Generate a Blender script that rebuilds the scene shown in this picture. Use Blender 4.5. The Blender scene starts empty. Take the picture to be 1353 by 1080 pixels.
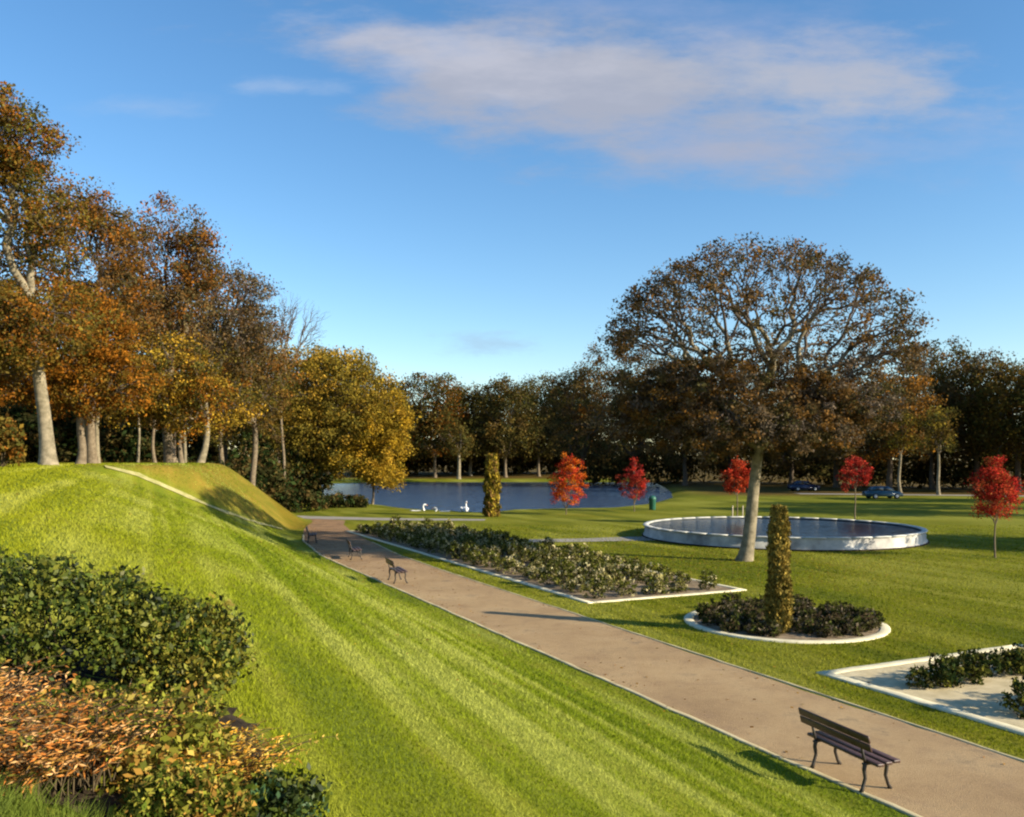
import bpy, math, random
import numpy as np
from mathutils import Vector

random.seed(7)
RNG = np.random.default_rng(11)
SC = bpy.context.scene
COL = SC.collection

# ------------------------------------------------------------------ camera frame
F, HX, HY, EYE = 1150.0, 676.5, 605.0, 4.8      # focal length in photo pixels, horizon row, eye height
def wx(px, d): return (px - HX) / F * d
def wz(py, d): return EYE - (py - HY) / F * d

cam = bpy.data.cameras.new("camera"); co = bpy.data.objects.new("camera", cam); COL.objects.link(co)
co.location = (0, 0, EYE); co.rotation_euler = (math.pi/2, 0, 0)
cam.sensor_width = 36; cam.sensor_fit = 'HORIZONTAL'; cam.lens = F/1353*36
cam.shift_y = (HY-540)/1353; cam.clip_start = 0.1; cam.clip_end = 5000
SC.camera = co

# ------------------------------------------------------------------ helpers
def link(o, parent=None):
    COL.objects.link(o)
    if parent is not None: o.parent = parent
    return o
def tag(o, label=None, cat=None, group=None, kind=None):
    if label: o["label"] = label
    if cat: o["category"] = cat
    if group: o["group"] = group
    if kind: o["kind"] = kind
    return o
def empty(name, loc, rz=0):
    o = bpy.data.objects.new(name, None); o.location = loc; o.rotation_euler = (0, 0, rz)
    o.empty_display_size = .3
    return link(o)
def np_mesh(name, V, faces, mats, parent=None, smooth=False, tint=None, mat_idx=None, loc=None):
    """V (n,3); faces: (m,k) int array or list of lists"""
    me = bpy.data.meshes.new(name)
    V = np.asarray(V, dtype=np.float32)
    if isinstance(faces, np.ndarray):
        m, k = faces.shape
        loops = faces.reshape(-1).astype(np.int32)
        starts = (np.arange(m) * k).astype(np.int32)
    else:
        lens = [len(f) for f in faces]; m = len(faces)
        loops = np.array([i for f in faces for i in f], dtype=np.int32)
        starts = np.concatenate([[0], np.cumsum(lens)[:-1]]).astype(np.int32)
    me.vertices.add(len(V)); me.vertices.foreach_set('co', V.reshape(-1))
    me.loops.add(len(loops)); me.loops.foreach_set('vertex_index', loops)
    me.polygons.add(m); me.polygons.foreach_set('loop_start', starts)
    if mat_idx is not None: me.polygons.foreach_set('material_index', np.asarray(mat_idx, dtype=np.int32))
    if smooth: me.polygons.foreach_set('use_smooth', np.ones(m, dtype=bool))
    me.update(calc_edges=True); me.validate()
    if tint is not None:
        a = me.color_attributes.new('tint', 'FLOAT_COLOR', 'POINT')
        c = np.ones((len(V), 4), dtype=np.float32); c[:, :tint.shape[1]] = tint
        a.data.foreach_set('color', c.reshape(-1))
    for mt in (mats if isinstance(mats, (list, tuple)) else [mats]): me.materials.append(mt)
    o = bpy.data.objects.new(name, me)
    if loc is not None: o.location = loc
    return link(o, parent)

class MB:
    """collects boxes, tubes and strips into one mesh"""
    def __init__(s): s.v = []; s.f = []
    def add(s, V, Fs):
        b = len(s.v); s.v += [tuple(p) for p in V]; s.f += [[i+b for i in f] for f in Fs]
    def box(s, c, size, rot=None, bev=0.0):
        hx, hy, hz = [q/2 for q in size]
        b = min(bev, hx*.9, hy*.9, hz*.9)
        pts = []
        if b <= 0:
            for x in (-hx, hx):
                for y in (-hy, hy):
                    for z in (-hz, hz): pts.append(Vector((x, y, z)))
            Fs = [[0,1,3,2],[4,6,7,5],[0,4,5,1],[2,3,7,6],[0,2,6,4],[1,5,7,3]]
        else:   # chamfered vertical cross-section along the long edge, all edges softened by 3 rings
            rings = [(-hx, b), (-hx+b, 0), (hx-b, 0), (hx, b)]
            Fs = []
            for x, ins in rings:
                y, z = hy-ins, hz-ins; k = b if ins == 0 else b*.5
                for (yy, zz) in ((-y+k,-z),(y-k,-z),(y,-z+k),(y,z-k),(y-k,z),(-y+k,z),(-y,z-k),(-y,-z+k)):
                    pts.append(Vector((x, yy, zz)))
            for r in range(3):
                for i in range(8):
                    a, c2 = r*8+i, r*8+(i+1) % 8
                    Fs.append([a, c2, c2+8, a+8])
            Fs.append(list(range(7, -1, -1))); Fs.append(list(range(24, 32)))
        if rot is not None: pts = [rot @ p for p in pts]
        s.add([p + Vector(c) for p in pts], Fs)
    def tube(s, path, radii, n=8, cap=True, squash=None):
        path = [Vector(p) for p in path]; V = []; Fs = []
        up = Vector((0, 0, 1)); prev = None
        for i, p in enumerate(path):
            d = (path[min(i+1, len(path)-1)] - path[max(i-1, 0)]).normalized()
            if prev is None:
                a = d.cross(up if abs(d.z) < .95 else Vector((1, 0, 0))).normalized()
            else:
                a = (prev - d*prev.dot(d)).normalized()
            prev = a; b = d.cross(a)
            r = radii[i]; ra, rb = (r if isinstance(r, tuple) else (r, r))
            for k in range(n):
                t = 2*math.pi*k/n
                V.append(p + a*math.cos(t)*ra + b*math.sin(t)*rb)
        for i in range(len(path)-1):
            for k in range(n):
                Fs.append([i*n+k, i*n+(k+1) % n, (i+1)*n+(k+1) % n, (i+1)*n+k])
        if cap: Fs.append(list(range(n-1, -1, -1))); Fs.append([(len(path)-1)*n+k for k in range(n)])
        s.add(V, Fs)
    def lathe(s, prof, n=48, c=(0, 0, 0)):
        V = [(c[0]+r*math.cos(2*math.pi*k/n), c[1]+r*math.sin(2*math.pi*k/n), c[2]+z) for r, z in prof for k in range(n)]
        Fs = [[i*n+k, i*n+(k+1) % n, (i+1)*n+(k+1) % n, (i+1)*n+k] for i in range(len(prof)-1) for k in range(n)]
        s.add(V, Fs)
    def build(s, name, mat, parent=None, smooth=False, loc=None):
        return np_mesh(name, np.array(s.v), s.f, mat, parent, smooth, loc=loc)

# ------------------------------------------------------------------ materials
def new_mat(name):
    m = bpy.data.materials.new(name); m.use_nodes = True
    nt = m.node_tree; nt.nodes.clear()
    out = nt.nodes.new('ShaderNodeOutputMaterial')
    return m, nt, out
def N(nt, typ, **kw):
    n = nt.nodes.new(typ)
    for k, v in kw.items():
        if k in n.inputs: n.inputs[k].default_value = v
        else: setattr(n, k, v)
    return n
def mixc(nt, fac, a, b, mode='MIX'):
    n = nt.nodes.new('ShaderNodeMix'); n.data_type = 'RGBA'; n.blend_type = mode
    for sock, v in ((n.inputs[0], fac), (n.inputs[6], a), (n.inputs[7], b)):
        if hasattr(v, 'is_linked') or isinstance(v, bpy.types.NodeSocket): nt.links.new(v, sock)
        elif isinstance(v, (int, float)): sock.default_value = v
        else: sock.default_value = (*v, 1)
    return n.outputs[2]
def ramp(nt, fac, stops):
    r = nt.nodes.new('ShaderNodeValToRGB'); nt.links.new(fac, r.inputs[0])
    els = r.color_ramp.elements
    while len(els) < len(stops): els.new(.5)
    for e, (p, c) in zip(els, stops): e.position = p; e.color = (*c, 1) if len(c) == 3 else c
    return r.outputs[0]
def noise(nt, vec, scale, detail=4, rough=.6):
    n = N(nt, 'ShaderNodeTexNoise'); n.inputs['Scale'].default_value = scale
    n.inputs['Detail'].default_value = detail; n.inputs['Roughness'].default_value = rough
    if vec is not None: nt.links.new(vec, n.inputs['Vector'])
    return n.outputs[0]
def simple_mat(name, c1, c2, scale=6, rough=.7, bump=.2, spec=.3, detail=5, bscale=None, metallic=0):
    m, nt, out = new_mat(name)
    tc = N(nt, 'ShaderNodeTexCoord'); v = tc.outputs['Object']
    nz = noise(nt, v, scale, detail)
    col = ramp(nt, nz, [(.3, c1), (.7, c2)])
    p = N(nt, 'ShaderNodeBsdfPrincipled'); p.inputs['Roughness'].default_value = rough
    p.inputs['Specular IOR Level'].default_value = spec; p.inputs['Metallic'].default_value = metallic
    nt.links.new(col, p.inputs['Base Color'])
    if bump:
        b = N(nt, 'ShaderNodeBump'); b.inputs['Strength'].default_value = bump; b.inputs['Distance'].default_value = .02
        nt.links.new(noise(nt, v, bscale or scale*6, 4), b.inputs['Height']); nt.links.new(b.outputs[0], p.inputs['Normal'])
    nt.links.new(p.outputs[0], out.inputs[0])
    return m
def leaf_mat(name, trans=.3, gloss=0.0):
    m, nt, out = new_mat(name)
    at = N(nt, 'ShaderNodeAttribute'); at.attribute_name = 'tint'
    d = N(nt, 'ShaderNodeBsdfDiffuse'); t = N(nt, 'ShaderNodeBsdfTranslucent')
    nt.links.new(at.outputs[0], d.inputs[0]); nt.links.new(at.outputs[0], t.inputs[0])
    mx = N(nt, 'ShaderNodeMixShader'); mx.inputs[0].default_value = trans
    nt.links.new(d.outputs[0], mx.inputs[1]); nt.links.new(t.outputs[0], mx.inputs[2])
    res = mx.outputs[0]
    if gloss:
        g = N(nt, 'ShaderNodeBsdfGlossy'); g.inputs['Roughness'].default_value = .5
        m2 = N(nt, 'ShaderNodeMixShader'); m2.inputs[0].default_value = gloss
        nt.links.new(res, m2.inputs[1]); nt.links.new(g.outputs[0], m2.inputs[2]); res = m2.outputs[0]
    nt.links.new(res, out.inputs[0])
    return m

M_LEAF = leaf_mat('leaf', .28)
M_GLEAF = leaf_mat('glossy_leaf', .22, .015)
M_DENSE = leaf_mat('dense_leaf', .07)
M_BLADE = leaf_mat('grass_blade', .35)
M_BARK = simple_mat('bark', (.10, .075, .05), (.22, .175, .12), 5, .9, .6, .1)
M_DBARK = simple_mat('dark_bark', (.06, .045, .032), (.13, .10, .075), 5, .9, .6, .1)
M_TWIG = simple_mat('twig_bark', (.07, .055, .045), (.14, .11, .085), 5, .9, .4, .1)
M_PBARK = simple_mat('pale_bark', (.11, .095, .06), (.31, .26, .18), 3.5, .85, .8, .1)
M_STEM = simple_mat('stem', (.06, .045, .025), (.12, .09, .05), 20, .9, .2, .1)
M_EDGE = simple_mat('pale_stone', (.56, .50, .33), (.76, .69, .48), 3, .85, .3, .2, bscale=40)
M_EDGE2 = simple_mat('worn_stone', (.38, .31, .17), (.58, .50, .30), 2.2, .9, .3, .2, bscale=40)
M_SOIL = simple_mat('soil', (.13, .095, .06), (.34, .26, .17), 3, 1, .8, .1, bscale=30)
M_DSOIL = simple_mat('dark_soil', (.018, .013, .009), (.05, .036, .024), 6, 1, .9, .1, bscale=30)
M_SAND = simple_mat('sandy_gravel', (.44, .36, .21), (.62, .52, .33), 2.5, 1, .6, .1, bscale=60)
M_WALL = simple_mat('render_wall', (.13, .125, .125), (.74, .71, .64), .55, .8, .25, .2, bscale=12)  # large dark blotches put tree shadow as well as grime into the colour
M_COPE = simple_mat('coping_stone', (.42, .42, .38), (.62, .61, .56), 2.5, .8, .3, .25, bscale=20)
M_APRON = simple_mat('paving', (.22, .20, .17), (.34, .31, .27), 1.5, .9, .4, .2, bscale=25)
M_WOOD = simple_mat('bench_wood', (.035, .018, .014), (.085, .045, .036), 9, .42, .25, .5)
M_IRON = simple_mat('bench_iron', (.02, .017, .015), (.05, .04, .033), 12, .5, .2, .5)
M_WHITE = simple_mat('white_feather', (.74, .73, .70), (.84, .83, .80), 8, .7, .2, .2)
M_BILL = simple_mat('orange_bill', (.55, .18, .03), (.6, .22, .04), 10, .5, 0, .3)
M_GREEN = simple_mat('green_paint', (.015, .09, .06), (.025, .12, .08), 10, .5, .1, .4)
M_STAKE = simple_mat('stake_wood', (.38, .32, .22), (.5, .43, .31), 8, .8, .3, .2)
M_CARB = simple_mat('blue_paint', (.008, .012, .04), (.012, .018, .05), 3, .25, 0, .6)
M_CART = simple_mat('teal_paint', (.02, .06, .09), (.025, .07, .10), 3, .25, 0, .6)
M_CARG = simple_mat('silver_paint', (.40, .41, .43), (.45, .46, .48), 3, .3, 0, .6)
M_GLASS = simple_mat('dark_glass', (.01, .012, .015), (.02, .022, .025), 3, .08, 0, .8)
M_TYRE = simple_mat('tyre', (.012, .012, .012), (.02, .02, .02), 9, .9, 0, .2)
M_ROCK = simple_mat('grey_stone', (.17, .16, .16), (.36, .34, .33), 2.2, .9, .8, .2, bscale=9)

# ------------------------------------------------------------------ terrain
U = np.array([-.4291, .9033]); NN = np.array([-.9033, -.4291]); O0 = np.array([5.30, 11.87])
def st(x, y):
    dx, dy = x-O0[0], y-O0[1]
    return dx*NN[0]+dy*NN[1], dx*U[0]+dy*U[1]
def xy(s, t): return O0[0]+s*NN[0]+t*U[0], O0[1]+s*NN[1]+t*U[1]
def smooth(a, b, v):
    q = np.clip((v-a)/(b-a), 0, 1); return q*q*(3-2*q)
E_T = np.array([-80, 34, 42, 50, 57, 61, 66, 72, 90, 140, 800]); E_S = np.array([0, 0, -.8, -2.5, -4.6, -5.3, -3.0, 3, 16, 34, 250])
LN_S = np.array([-2.6, -.5, 2.0, 3.84, 5.47, 6.82, 8.1, 9.3, 11, 40]); LN_T = np.array([50.2, 47.3, 43.35, 42.0, 41.33, 40.97, 40.78, 40.75, 40.8, 42])
def tline(s): return np.interp(s, LN_S, LN_T)     # where mown lawn meets the rough bank
def toe(t): return np.interp(t, E_T, E_S)
LAKE = np.array([(-27.2,119.6),(-20.5,103),(-16.5,96),(-8.4,83),(-2.5,78.5),(-.8,82),(4,84),(9.2,85.4),(14.3,94),(20.5,112),(24,132),(27.5,160),(28.9,181),(15,186),(-22,187),(-38,176),(-41,150)])
def poly_dist(x, y, P):
    """signed distance: negative inside"""
    x = np.atleast_1d(np.asarray(x, float)); y = np.atleast_1d(np.asarray(y, float))
    dmin = np.full(x.shape, 1e9); ins = np.zeros(x.shape, bool)
    for i in range(len(P)):
        a, b = P[i], P[(i+1) % len(P)]
        e = b-a; l2 = e@e
        tt = np.clip(((x-a[0])*e[0]+(y-a[1])*e[1])/l2, 0, 1)
        dmin = np.minimum(dmin, np.hypot(x-a[0]-tt*e[0], y-a[1]-tt*e[1]))
        c = ((a[1] > y) != (b[1] > y)) & (x < (b[0]-a[0])*(y-a[1])/(b[1]-a[1]+1e-12)+a[0])
        ins ^= c
    return np.where(ins, -dmin, dmin)
def height(x, y):
    x = np.asarray(x, float); y = np.asarray(y, float); shp = x.shape
    x = x.ravel(); y = y.ravel()
    s, t = st(x, y)
    e = np.maximum(s-toe(t)-.25, 0)
    k = .345+.09*np.clip(t/45, 0, 1)+.32*smooth(tline(s)-1.2, tline(s)+3.2, t)
    soft = np.where(e < 1.2, e*e/2.4, e-.6)
    raw = k*soft*1.03
    cap = 4.42
    z = cap-np.log1p(np.exp(-(raw-cap)/-.28))*0 - .28*np.log1p(np.exp((cap-raw)/.28)) if False else -(.28*np.log(np.exp(-raw/.28)+np.exp(-cap/.28)))+.28*math.log(1+math.exp(-cap/.28))
    z = np.clip(z, 0, None)
    far = (y > 60)
    ld = np.full(x.shape, 50.); ld[far] = poly_dist(x[far], y[far], LAKE)
    z = np.where(ld < 4, z*np.clip(ld/4, 0, 1), z)
    z = z-.95*smooth(1.6, -1.6, ld)
    z = z+.9*smooth(4, 40, ld-6)*(y > 176)          # far bank rises gently
    return z.reshape(shp)
def gz(x, y): return float(height(np.array([x]), np.array([y]))[0])

VN = np.random.default_rng(3).random((256, 256))
def vnoise(x, y):
    i, j = np.floor(x).astype(int), np.floor(y).astype(int); fx, fy = x-i, y-j
    fx = fx*fx*(3-2*fx); fy = fy*fy*(3-2*fy); g = lambda a, b: VN[a % 256, b % 256]
    return (g(i, j)*(1-fx)+g(i+1, j)*fx)*(1-fy)+(g(i, j+1)*(1-fx)+g(i+1, j+1)*fx)*fy
def streaks(s, t):      # mowing lines running along the bank, slightly wandering
    w_ = s+.25*vnoise(t*.05, s*.07)+.05*t
    return .30*vnoise(w_*1.9, t*.03)+.38*vnoise(w_*4.6+9, t*.05)+.32*vnoise(w_*.5+5, t*.3)
def axis(parts):
    out = []
    for a, b, st_ in parts:
        n = max(1, int(round((b-a)/st_))); out += list(np.linspace(a, b, n, endpoint=False))
    out.append(parts[-1][1]); return np.array(out)
S_ax = axis([(-1500,-300,120),(-300,-120,12),(-120,-40,2.5),(-40,-8,1.),(-8,16,.4),(16,40,1.5),(40,120,6),(120,400,40),(400,1500,150)])
T_ax = axis([(-300,-40,30),(-40,-12,2),(-12,4,.4),(4,72,.55),(72,200,1.6),(200,260,6),(260,400,20),(400,2000,160)])
SS, TT = np.meshgrid(S_ax, T_ax)
GX, GY = xy(SS, TT); GZ = height(GX, GY)
ns, ntt = len(S_ax), len(T_ax)
ii, jj = np.meshgrid(np.arange(ns-1), np.arange(ntt-1))
a = (jj*ns+ii).ravel()
quads = np.stack([a, a+ns, a+ns+1, a+1], 1)       # s axis points left, so this winds upward
# rough-grass mask: the golden bank beyond the mown lawn, worn turf by the path and under the trees, painted shade at the right wood and far bank
rough = smooth(tline(SS)-.1, tline(SS)+1.0, TT)*smooth(-5, -3.0, SS)*(1-smooth(150, 200, TT))
under = np.maximum(smooth(12.2, 16, SS)*smooth(14, 26, TT), smooth(104, 116, GY)*smooth(20, 30, GX))  # second term: dark tone standing in for shade by the right wood
under = np.maximum(under, smooth(196, 203, GY))  # far bank darkened the same way, as painted shade
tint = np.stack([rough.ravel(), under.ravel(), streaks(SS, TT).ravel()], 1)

SPLIT = O0[0]*NN[0]+O0[1]*NN[1]-1.6     # coordinate across the path at its middle
def lawn_material():
    m, nt, out = new_mat('lawn')
    geo = N(nt, 'ShaderNodeNewGeometry'); pos = geo.outputs['Position']
    rot = N(nt, 'ShaderNodeMapping'); rot.vector_type = 'POINT'; rot.inputs['Rotation'].default_value = (0, 0, -math.atan2(U[1], U[0]))
    nt.links.new(pos, rot.inputs[0])                        # x now runs along the path
    st1 = N(nt, 'ShaderNodeMapping'); st1.inputs['Scale'].default_value = (.10, 1.3, .2); nt.links.new(rot.outputs[0], st1.inputs[0])
    big = noise(nt, pos, .16, 5, .6); mid = noise(nt, pos, 1.3, 5, .65); fine = noise(nt, pos, 26, 4, .7)
    c = ramp(nt, big, [(.3, (.115, .145, .010)), (.5, (.16, .188, .012)), (.7, (.21, .215, .016))])
    c = mixc(nt, ramp(nt, mid, [(.42, (0,)*3), (.75, (.75,)*3)]), c, (.20, .185, .022))
    at = N(nt, 'ShaderNodeAttribute'); at.attribute_name = 'tint'
    sep = N(nt, 'ShaderNodeSeparateColor'); nt.links.new(at.outputs[0], sep.inputs[0]); streak = sep.outputs[2]
    c = mixc(nt, ramp(nt, streak, [(.50, (0,)*3), (.68, (.6,)*3)]), c, (.29, .31, .06))
    c = mixc(nt, ramp(nt, streak, [(.28, (.6,)*3), (.46, (0,)*3)]), c, (.078, .118, .010))
    gold = ramp(nt, noise(nt, pos, .55, 6, .7), [(.3, (.12, .125, .012)), (.5, (.18, .15, .018)), (.7, (.26, .175, .028))])
    c = mixc(nt, sep.outputs[0], c, gold)
    litter = ramp(nt, noise(nt, pos, 1.6, 6, .7), [(.35, (.06, .06, .012)), (.6, (.14, .085, .025))])  # leaf litter on the left; painted shade at right wood and far bank
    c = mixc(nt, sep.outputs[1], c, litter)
    sx = N(nt, 'ShaderNodeSeparateXYZ'); nt.links.new(rot.outputs[0], sx.inputs[0])   # the flat lawn beyond the path is an older, more olive turf
    mr = N(nt, 'ShaderNodeMapRange'); mr.inputs[1].default_value = SPLIT-.3; mr.inputs[2].default_value = SPLIT+.3; nt.links.new(sx.outputs[1], mr.inputs[0])
    c = mixc(nt, mr.outputs[0], mixc(nt, 1.0, c, (.86, .80, .6), 'MULTIPLY'), c)
    c = mixc(nt, 1.0, c, ramp(nt, fine, [(.2, (.62,)*3), (.8, (1.32,)*3)]), 'MULTIPLY')
    d = N(nt, 'ShaderNodeBsdfPrincipled'); d.inputs['Roughness'].default_value = .95; d.inputs['Specular IOR Level'].default_value = .08
    b = N(nt, 'ShaderNodeBump'); b.inputs['Strength'].default_value = .7; b.inputs['Distance'].default_value = .05
    nt.links.new(fine, b.inputs['Height']); nt.links.new(b.outputs[0], d.inputs['Normal'])
    nt.links.new(c, d.inputs['Base Color']); nt.links.new(d.outputs[0], out.inputs[0])
    return m
M_LAWN = lawn_material()
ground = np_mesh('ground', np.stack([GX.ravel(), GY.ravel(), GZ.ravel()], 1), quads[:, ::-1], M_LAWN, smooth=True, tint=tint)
tag(ground, kind='structure')

# ------------------------------------------------------------------ paths, edging
def gravel_material():
    m, nt, out = new_mat('gravel')
    pos = N(nt, 'ShaderNodeNewGeometry').outputs['Position']
    c = ramp(nt, noise(nt, pos, .45, 6, .65), [(.3, (.275, .18, .095)), (.5, (.365, .248, .13)), (.72, (.45, .32, .172))])
    c = mixc(nt, ramp(nt, noise(nt, pos, 1.7, 5, .7), [(.5, (0,)*3), (.75, (.5,)*3)]), c, (.22, .145, .09))
    c = mixc(nt, ramp(nt, noise(nt, pos, .9, 8, .75), [(.56, (0,)*3), (.66, (.55,)*3)]), c, (.15, .11, .075))
    sy = N(nt, 'ShaderNodeSeparateXYZ'); nt.links.new(pos, sy.inputs[0])     # leaf-stained far end under the trees
    mr = N(nt, 'ShaderNodeMapRange'); mr.inputs[1].default_value = 33; mr.inputs[2].default_value = 52; mr.inputs[4].default_value = .75; nt.links.new(sy.outputs[1], mr.inputs[0])
    c = mixc(nt, mr.outputs[0], c, ramp(nt, noise(nt, pos, .9, 6, .7), [(.35, (.13, .075, .045)), (.65, (.30, .17, .09))]))
    f = noise(nt, pos, 55, 3, .7)
    c = mixc(nt, 1.0, c, ramp(nt, f, [(.2, (.7,)*3), (.8, (1.28,)*3)]), 'MULTIPLY')
    p = N(nt, 'ShaderNodeBsdfPrincipled'); p.inputs['Roughness'].default_value = .95; p.inputs['Specular IOR Level'].default_value = .15
    b = N(nt, 'ShaderNodeBump'); b.inputs['Strength'].default_value = .6; b.inputs['Distance'].default_value = .02
    nt.links.new(f, b.inputs['Height']); nt.links.new(b.outputs[0], p.inputs['Normal'])
    nt.links.new(c, p.inputs['Base Color']); nt.links.new(p.outputs[0], out.inputs[0])
    return m
M_GRAVEL = gravel_material()
def resample(pts, step):
    pts = np.array(pts, float); seg = np.hypot(*np.diff(pts, axis=0).T); L = np.concatenate([[0], np.cumsum(seg)])
    q = np.linspace(0, L[-1], max(2, int(L[-1]/step)))
    return np.stack([np.interp(q, L, pts[:, 0]), np.interp(q, L, pts[:, 1])], 1)
def strip(name, left, right, mat, lift=.008, step=.5, wob=.03, rows=5):
    n = max(int(max(np.hypot(*np.diff(np.array(c), axis=0).T).sum() for c in (left, right))/step), 2)
    def rs(c):
        c = np.array(c, float); L = np.concatenate([[0], np.cumsum(np.hypot(*np.diff(c, axis=0).T))]); q = np.linspace(0, L[-1], n)
        return np.stack([np.interp(q, L, c[:, 0]), np.interp(q, L, c[:, 1])], 1)
    A, B = rs(left), rs(right)
    A += RNG.normal(0, wob, A.shape); B += RNG.normal(0, wob, B.shape)
    A += (np.stack([vnoise(A[:, 0]*.5, A[:, 1]*.5), vnoise(A[:, 0]*.5+40, A[:, 1]*.5)], 1)-.5)*wob*4; B += (np.stack([vnoise(B[:, 0]*.5, B[:, 1]*.5), vnoise(B[:, 0]*.5+40, B[:, 1]*.5)], 1)-.5)*wob*4
    V = []
    for r in range(rows):
        q = A+(B-A)*r/(rows-1); V.append(np.column_stack([q, height(q[:, 0], q[:, 1])+lift]))
    V = np.concatenate(V); fs = []
    for r in range(rows-1):
        for i in range(n-1): fs.append([r*n+i, (r+1)*n+i, (r+1)*n+i+1, r*n+i+1])
    return tag(np_mesh(name, V, fs, mat), kind='structure')
PL = [xy(0, -14)]+[xy(float(toe(t_)), t_) for t_ in (0, 34, 38, 42, 46, 50, 54, 57, 60)]+[(-17.0, 70)]
PR = [xy(-3.28, -14), xy(-3.3, 26), (-5.6, 43), (-8, 49.5), (-10.6, 57), (-12.2, 63), (-12.8, 66.5)]
strip('path', PL, PR, M_GRAVEL)
strip('path', [(-27, 74.5), (-17, 71.6), (-9.5, 69.0), (-2, 68)], [(-26, 71), (-16.6, 68.4), (-9.8, 66.6), (-2, 66.2)], M_APRON, lift=.013, wob=.05)
def edging(name, pts, mat, w=.10, h=.05, step=1.0, wob=.012):
    q = resample(pts, step*.5); q = q+RNG.normal(0, wob, q.shape)
    d = np.gradient(q, axis=0); d /= np.linalg.norm(d, axis=1)[:, None]; nrm = np.stack([-d[:, 1], d[:, 0]], 1)
    z = height(q[:, 0], q[:, 1]); n = len(q); V = []
    for off, hh in ((-w/2, -.03), (-w/2, h*.75), (-w/2+.02, h), (w/2-.02, h), (w/2, h*.75), (w/2, -.03)):
        p = q+nrm*off; V.append(np.column_stack([p, z+hh+(RNG.normal(0, .004, n) if hh > 0 else 0)]))
    V = np.concatenate(V); fs = [[r*n+i, r*n+i+1, (r+1)*n+i+1, (r+1)*n+i] for r in range(5) for i in range(n-1)]
    fs += [[r*n for r in range(6)], [r*n+n-1 for r in range(5, -1, -1)]]
    return np_mesh(name, V, fs, mat)
tag(edging('path_edging', [xy(.03, -14)]+[xy(float(toe(t_))+.03, t_) for t_ in (0, 34, 38, 42, 46)], M_EDGE2, .10, .025), kind='structure')
tag(edging('path_edging', [xy(-3.33, -14), xy(-3.35, 26), (-5.6, 43), (-7.95, 49.5)], M_EDGE2, .07, .022), kind='structure')

lq = np.array([9.6, 8.1, 6.8, 5.5, 3.84, 2.0, .7, -.6])
strip('worn_path', [xy(q, float(tline(q))+.14) for q in lq], [xy(q, float(tline(q))-.2) for q in lq], simple_mat('bare_turf', (.24, .23, .08), (.42, .37, .18), 2, 1, .4, .1), lift=.06, wob=.035)

# ------------------------------------------------------------------ planting beds
def rect_bed(corner, length, width, sgn, label, soil_mat, edge_w):
    c = np.array(corner); v = -NN; w = U*sgn
    r = empty('planting_bed', (float(c[0]), float(c[1]), 0)); tag(r, label, 'flower bed')
    P = [c, c+v*width, c+v*width+w*length, c+w*length]
    nx, ny = 14, int(length/.5)
    V = np.array([[*(c+v*width*i/nx+w*length*j/ny - c), .0] for j in range(ny+1) for i in range(nx+1)])
    V[:, 2] = .02+RNG.normal(0, .008, len(V))
    fs = np.array([[j*(nx+1)+i, j*(nx+1)+i+1, (j+1)*(nx+1)+i+1, (j+1)*(nx+1)+i] for j in range(ny) for i in range(nx)])
    if sgn < 0: fs = fs[:, ::-1]
    np_mesh('soil', V, fs, soil_mat, r, smooth=True)
    for k in range(4):
        a_, b_ = P[k], P[(k+1) % 4]; d = (b_-a_)/np.linalg.norm(b_-a_)
        e = edging('edging', [a_-d*edge_w/2, b_+d*edge_w/2*(1 if k % 2 else -1)], M_EDGE, edge_w, .038+.002*k)
        me = e.data; co_ = np.empty(len(me.vertices)*3, np.float32); me.vertices.foreach_get('co', co_)
        co_ = co_.reshape(-1, 3); co_[:, 0] -= c[0]; co_[:, 1] -= c[1]; me.vertices.foreach_set('co', co_.ravel()); me.update()
        e.parent = r
    return c, v, w
C1, V1, W1 = rect_bed((2.55, 28.75), 31, 6.4, 1, 'long rectangular bed with pale stone border stretching along the path towards the lake', M_SOIL, .22)
C3, V3, W3 = rect_bed((6.95, 19.3), 13, 6.6, -1, 'sandy rectangular bed with pale border nearest the camera, at the right edge', M_SAND, .26)
CX, CY = 7.9, 25.3
r = empty('planting_bed', (CX, CY, 0)); tag(r, 'round bed ringed by pale stone with a golden column shrub in its middle', 'flower bed')
mb = MB(); mb.lathe([(.01, .06), (1.1, .055), (2.0, .04), (2.60, .022)], 64); mb.build('soil', M_SOIL, r, True)
mb = MB(); mb.lathe([(2.58, -.03), (2.58, .035), (2.61, .045), (2.82, .05), (2.85, .035), (2.85, -.03)], 72); mb.build('edging', M_EDGE, r)

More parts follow.
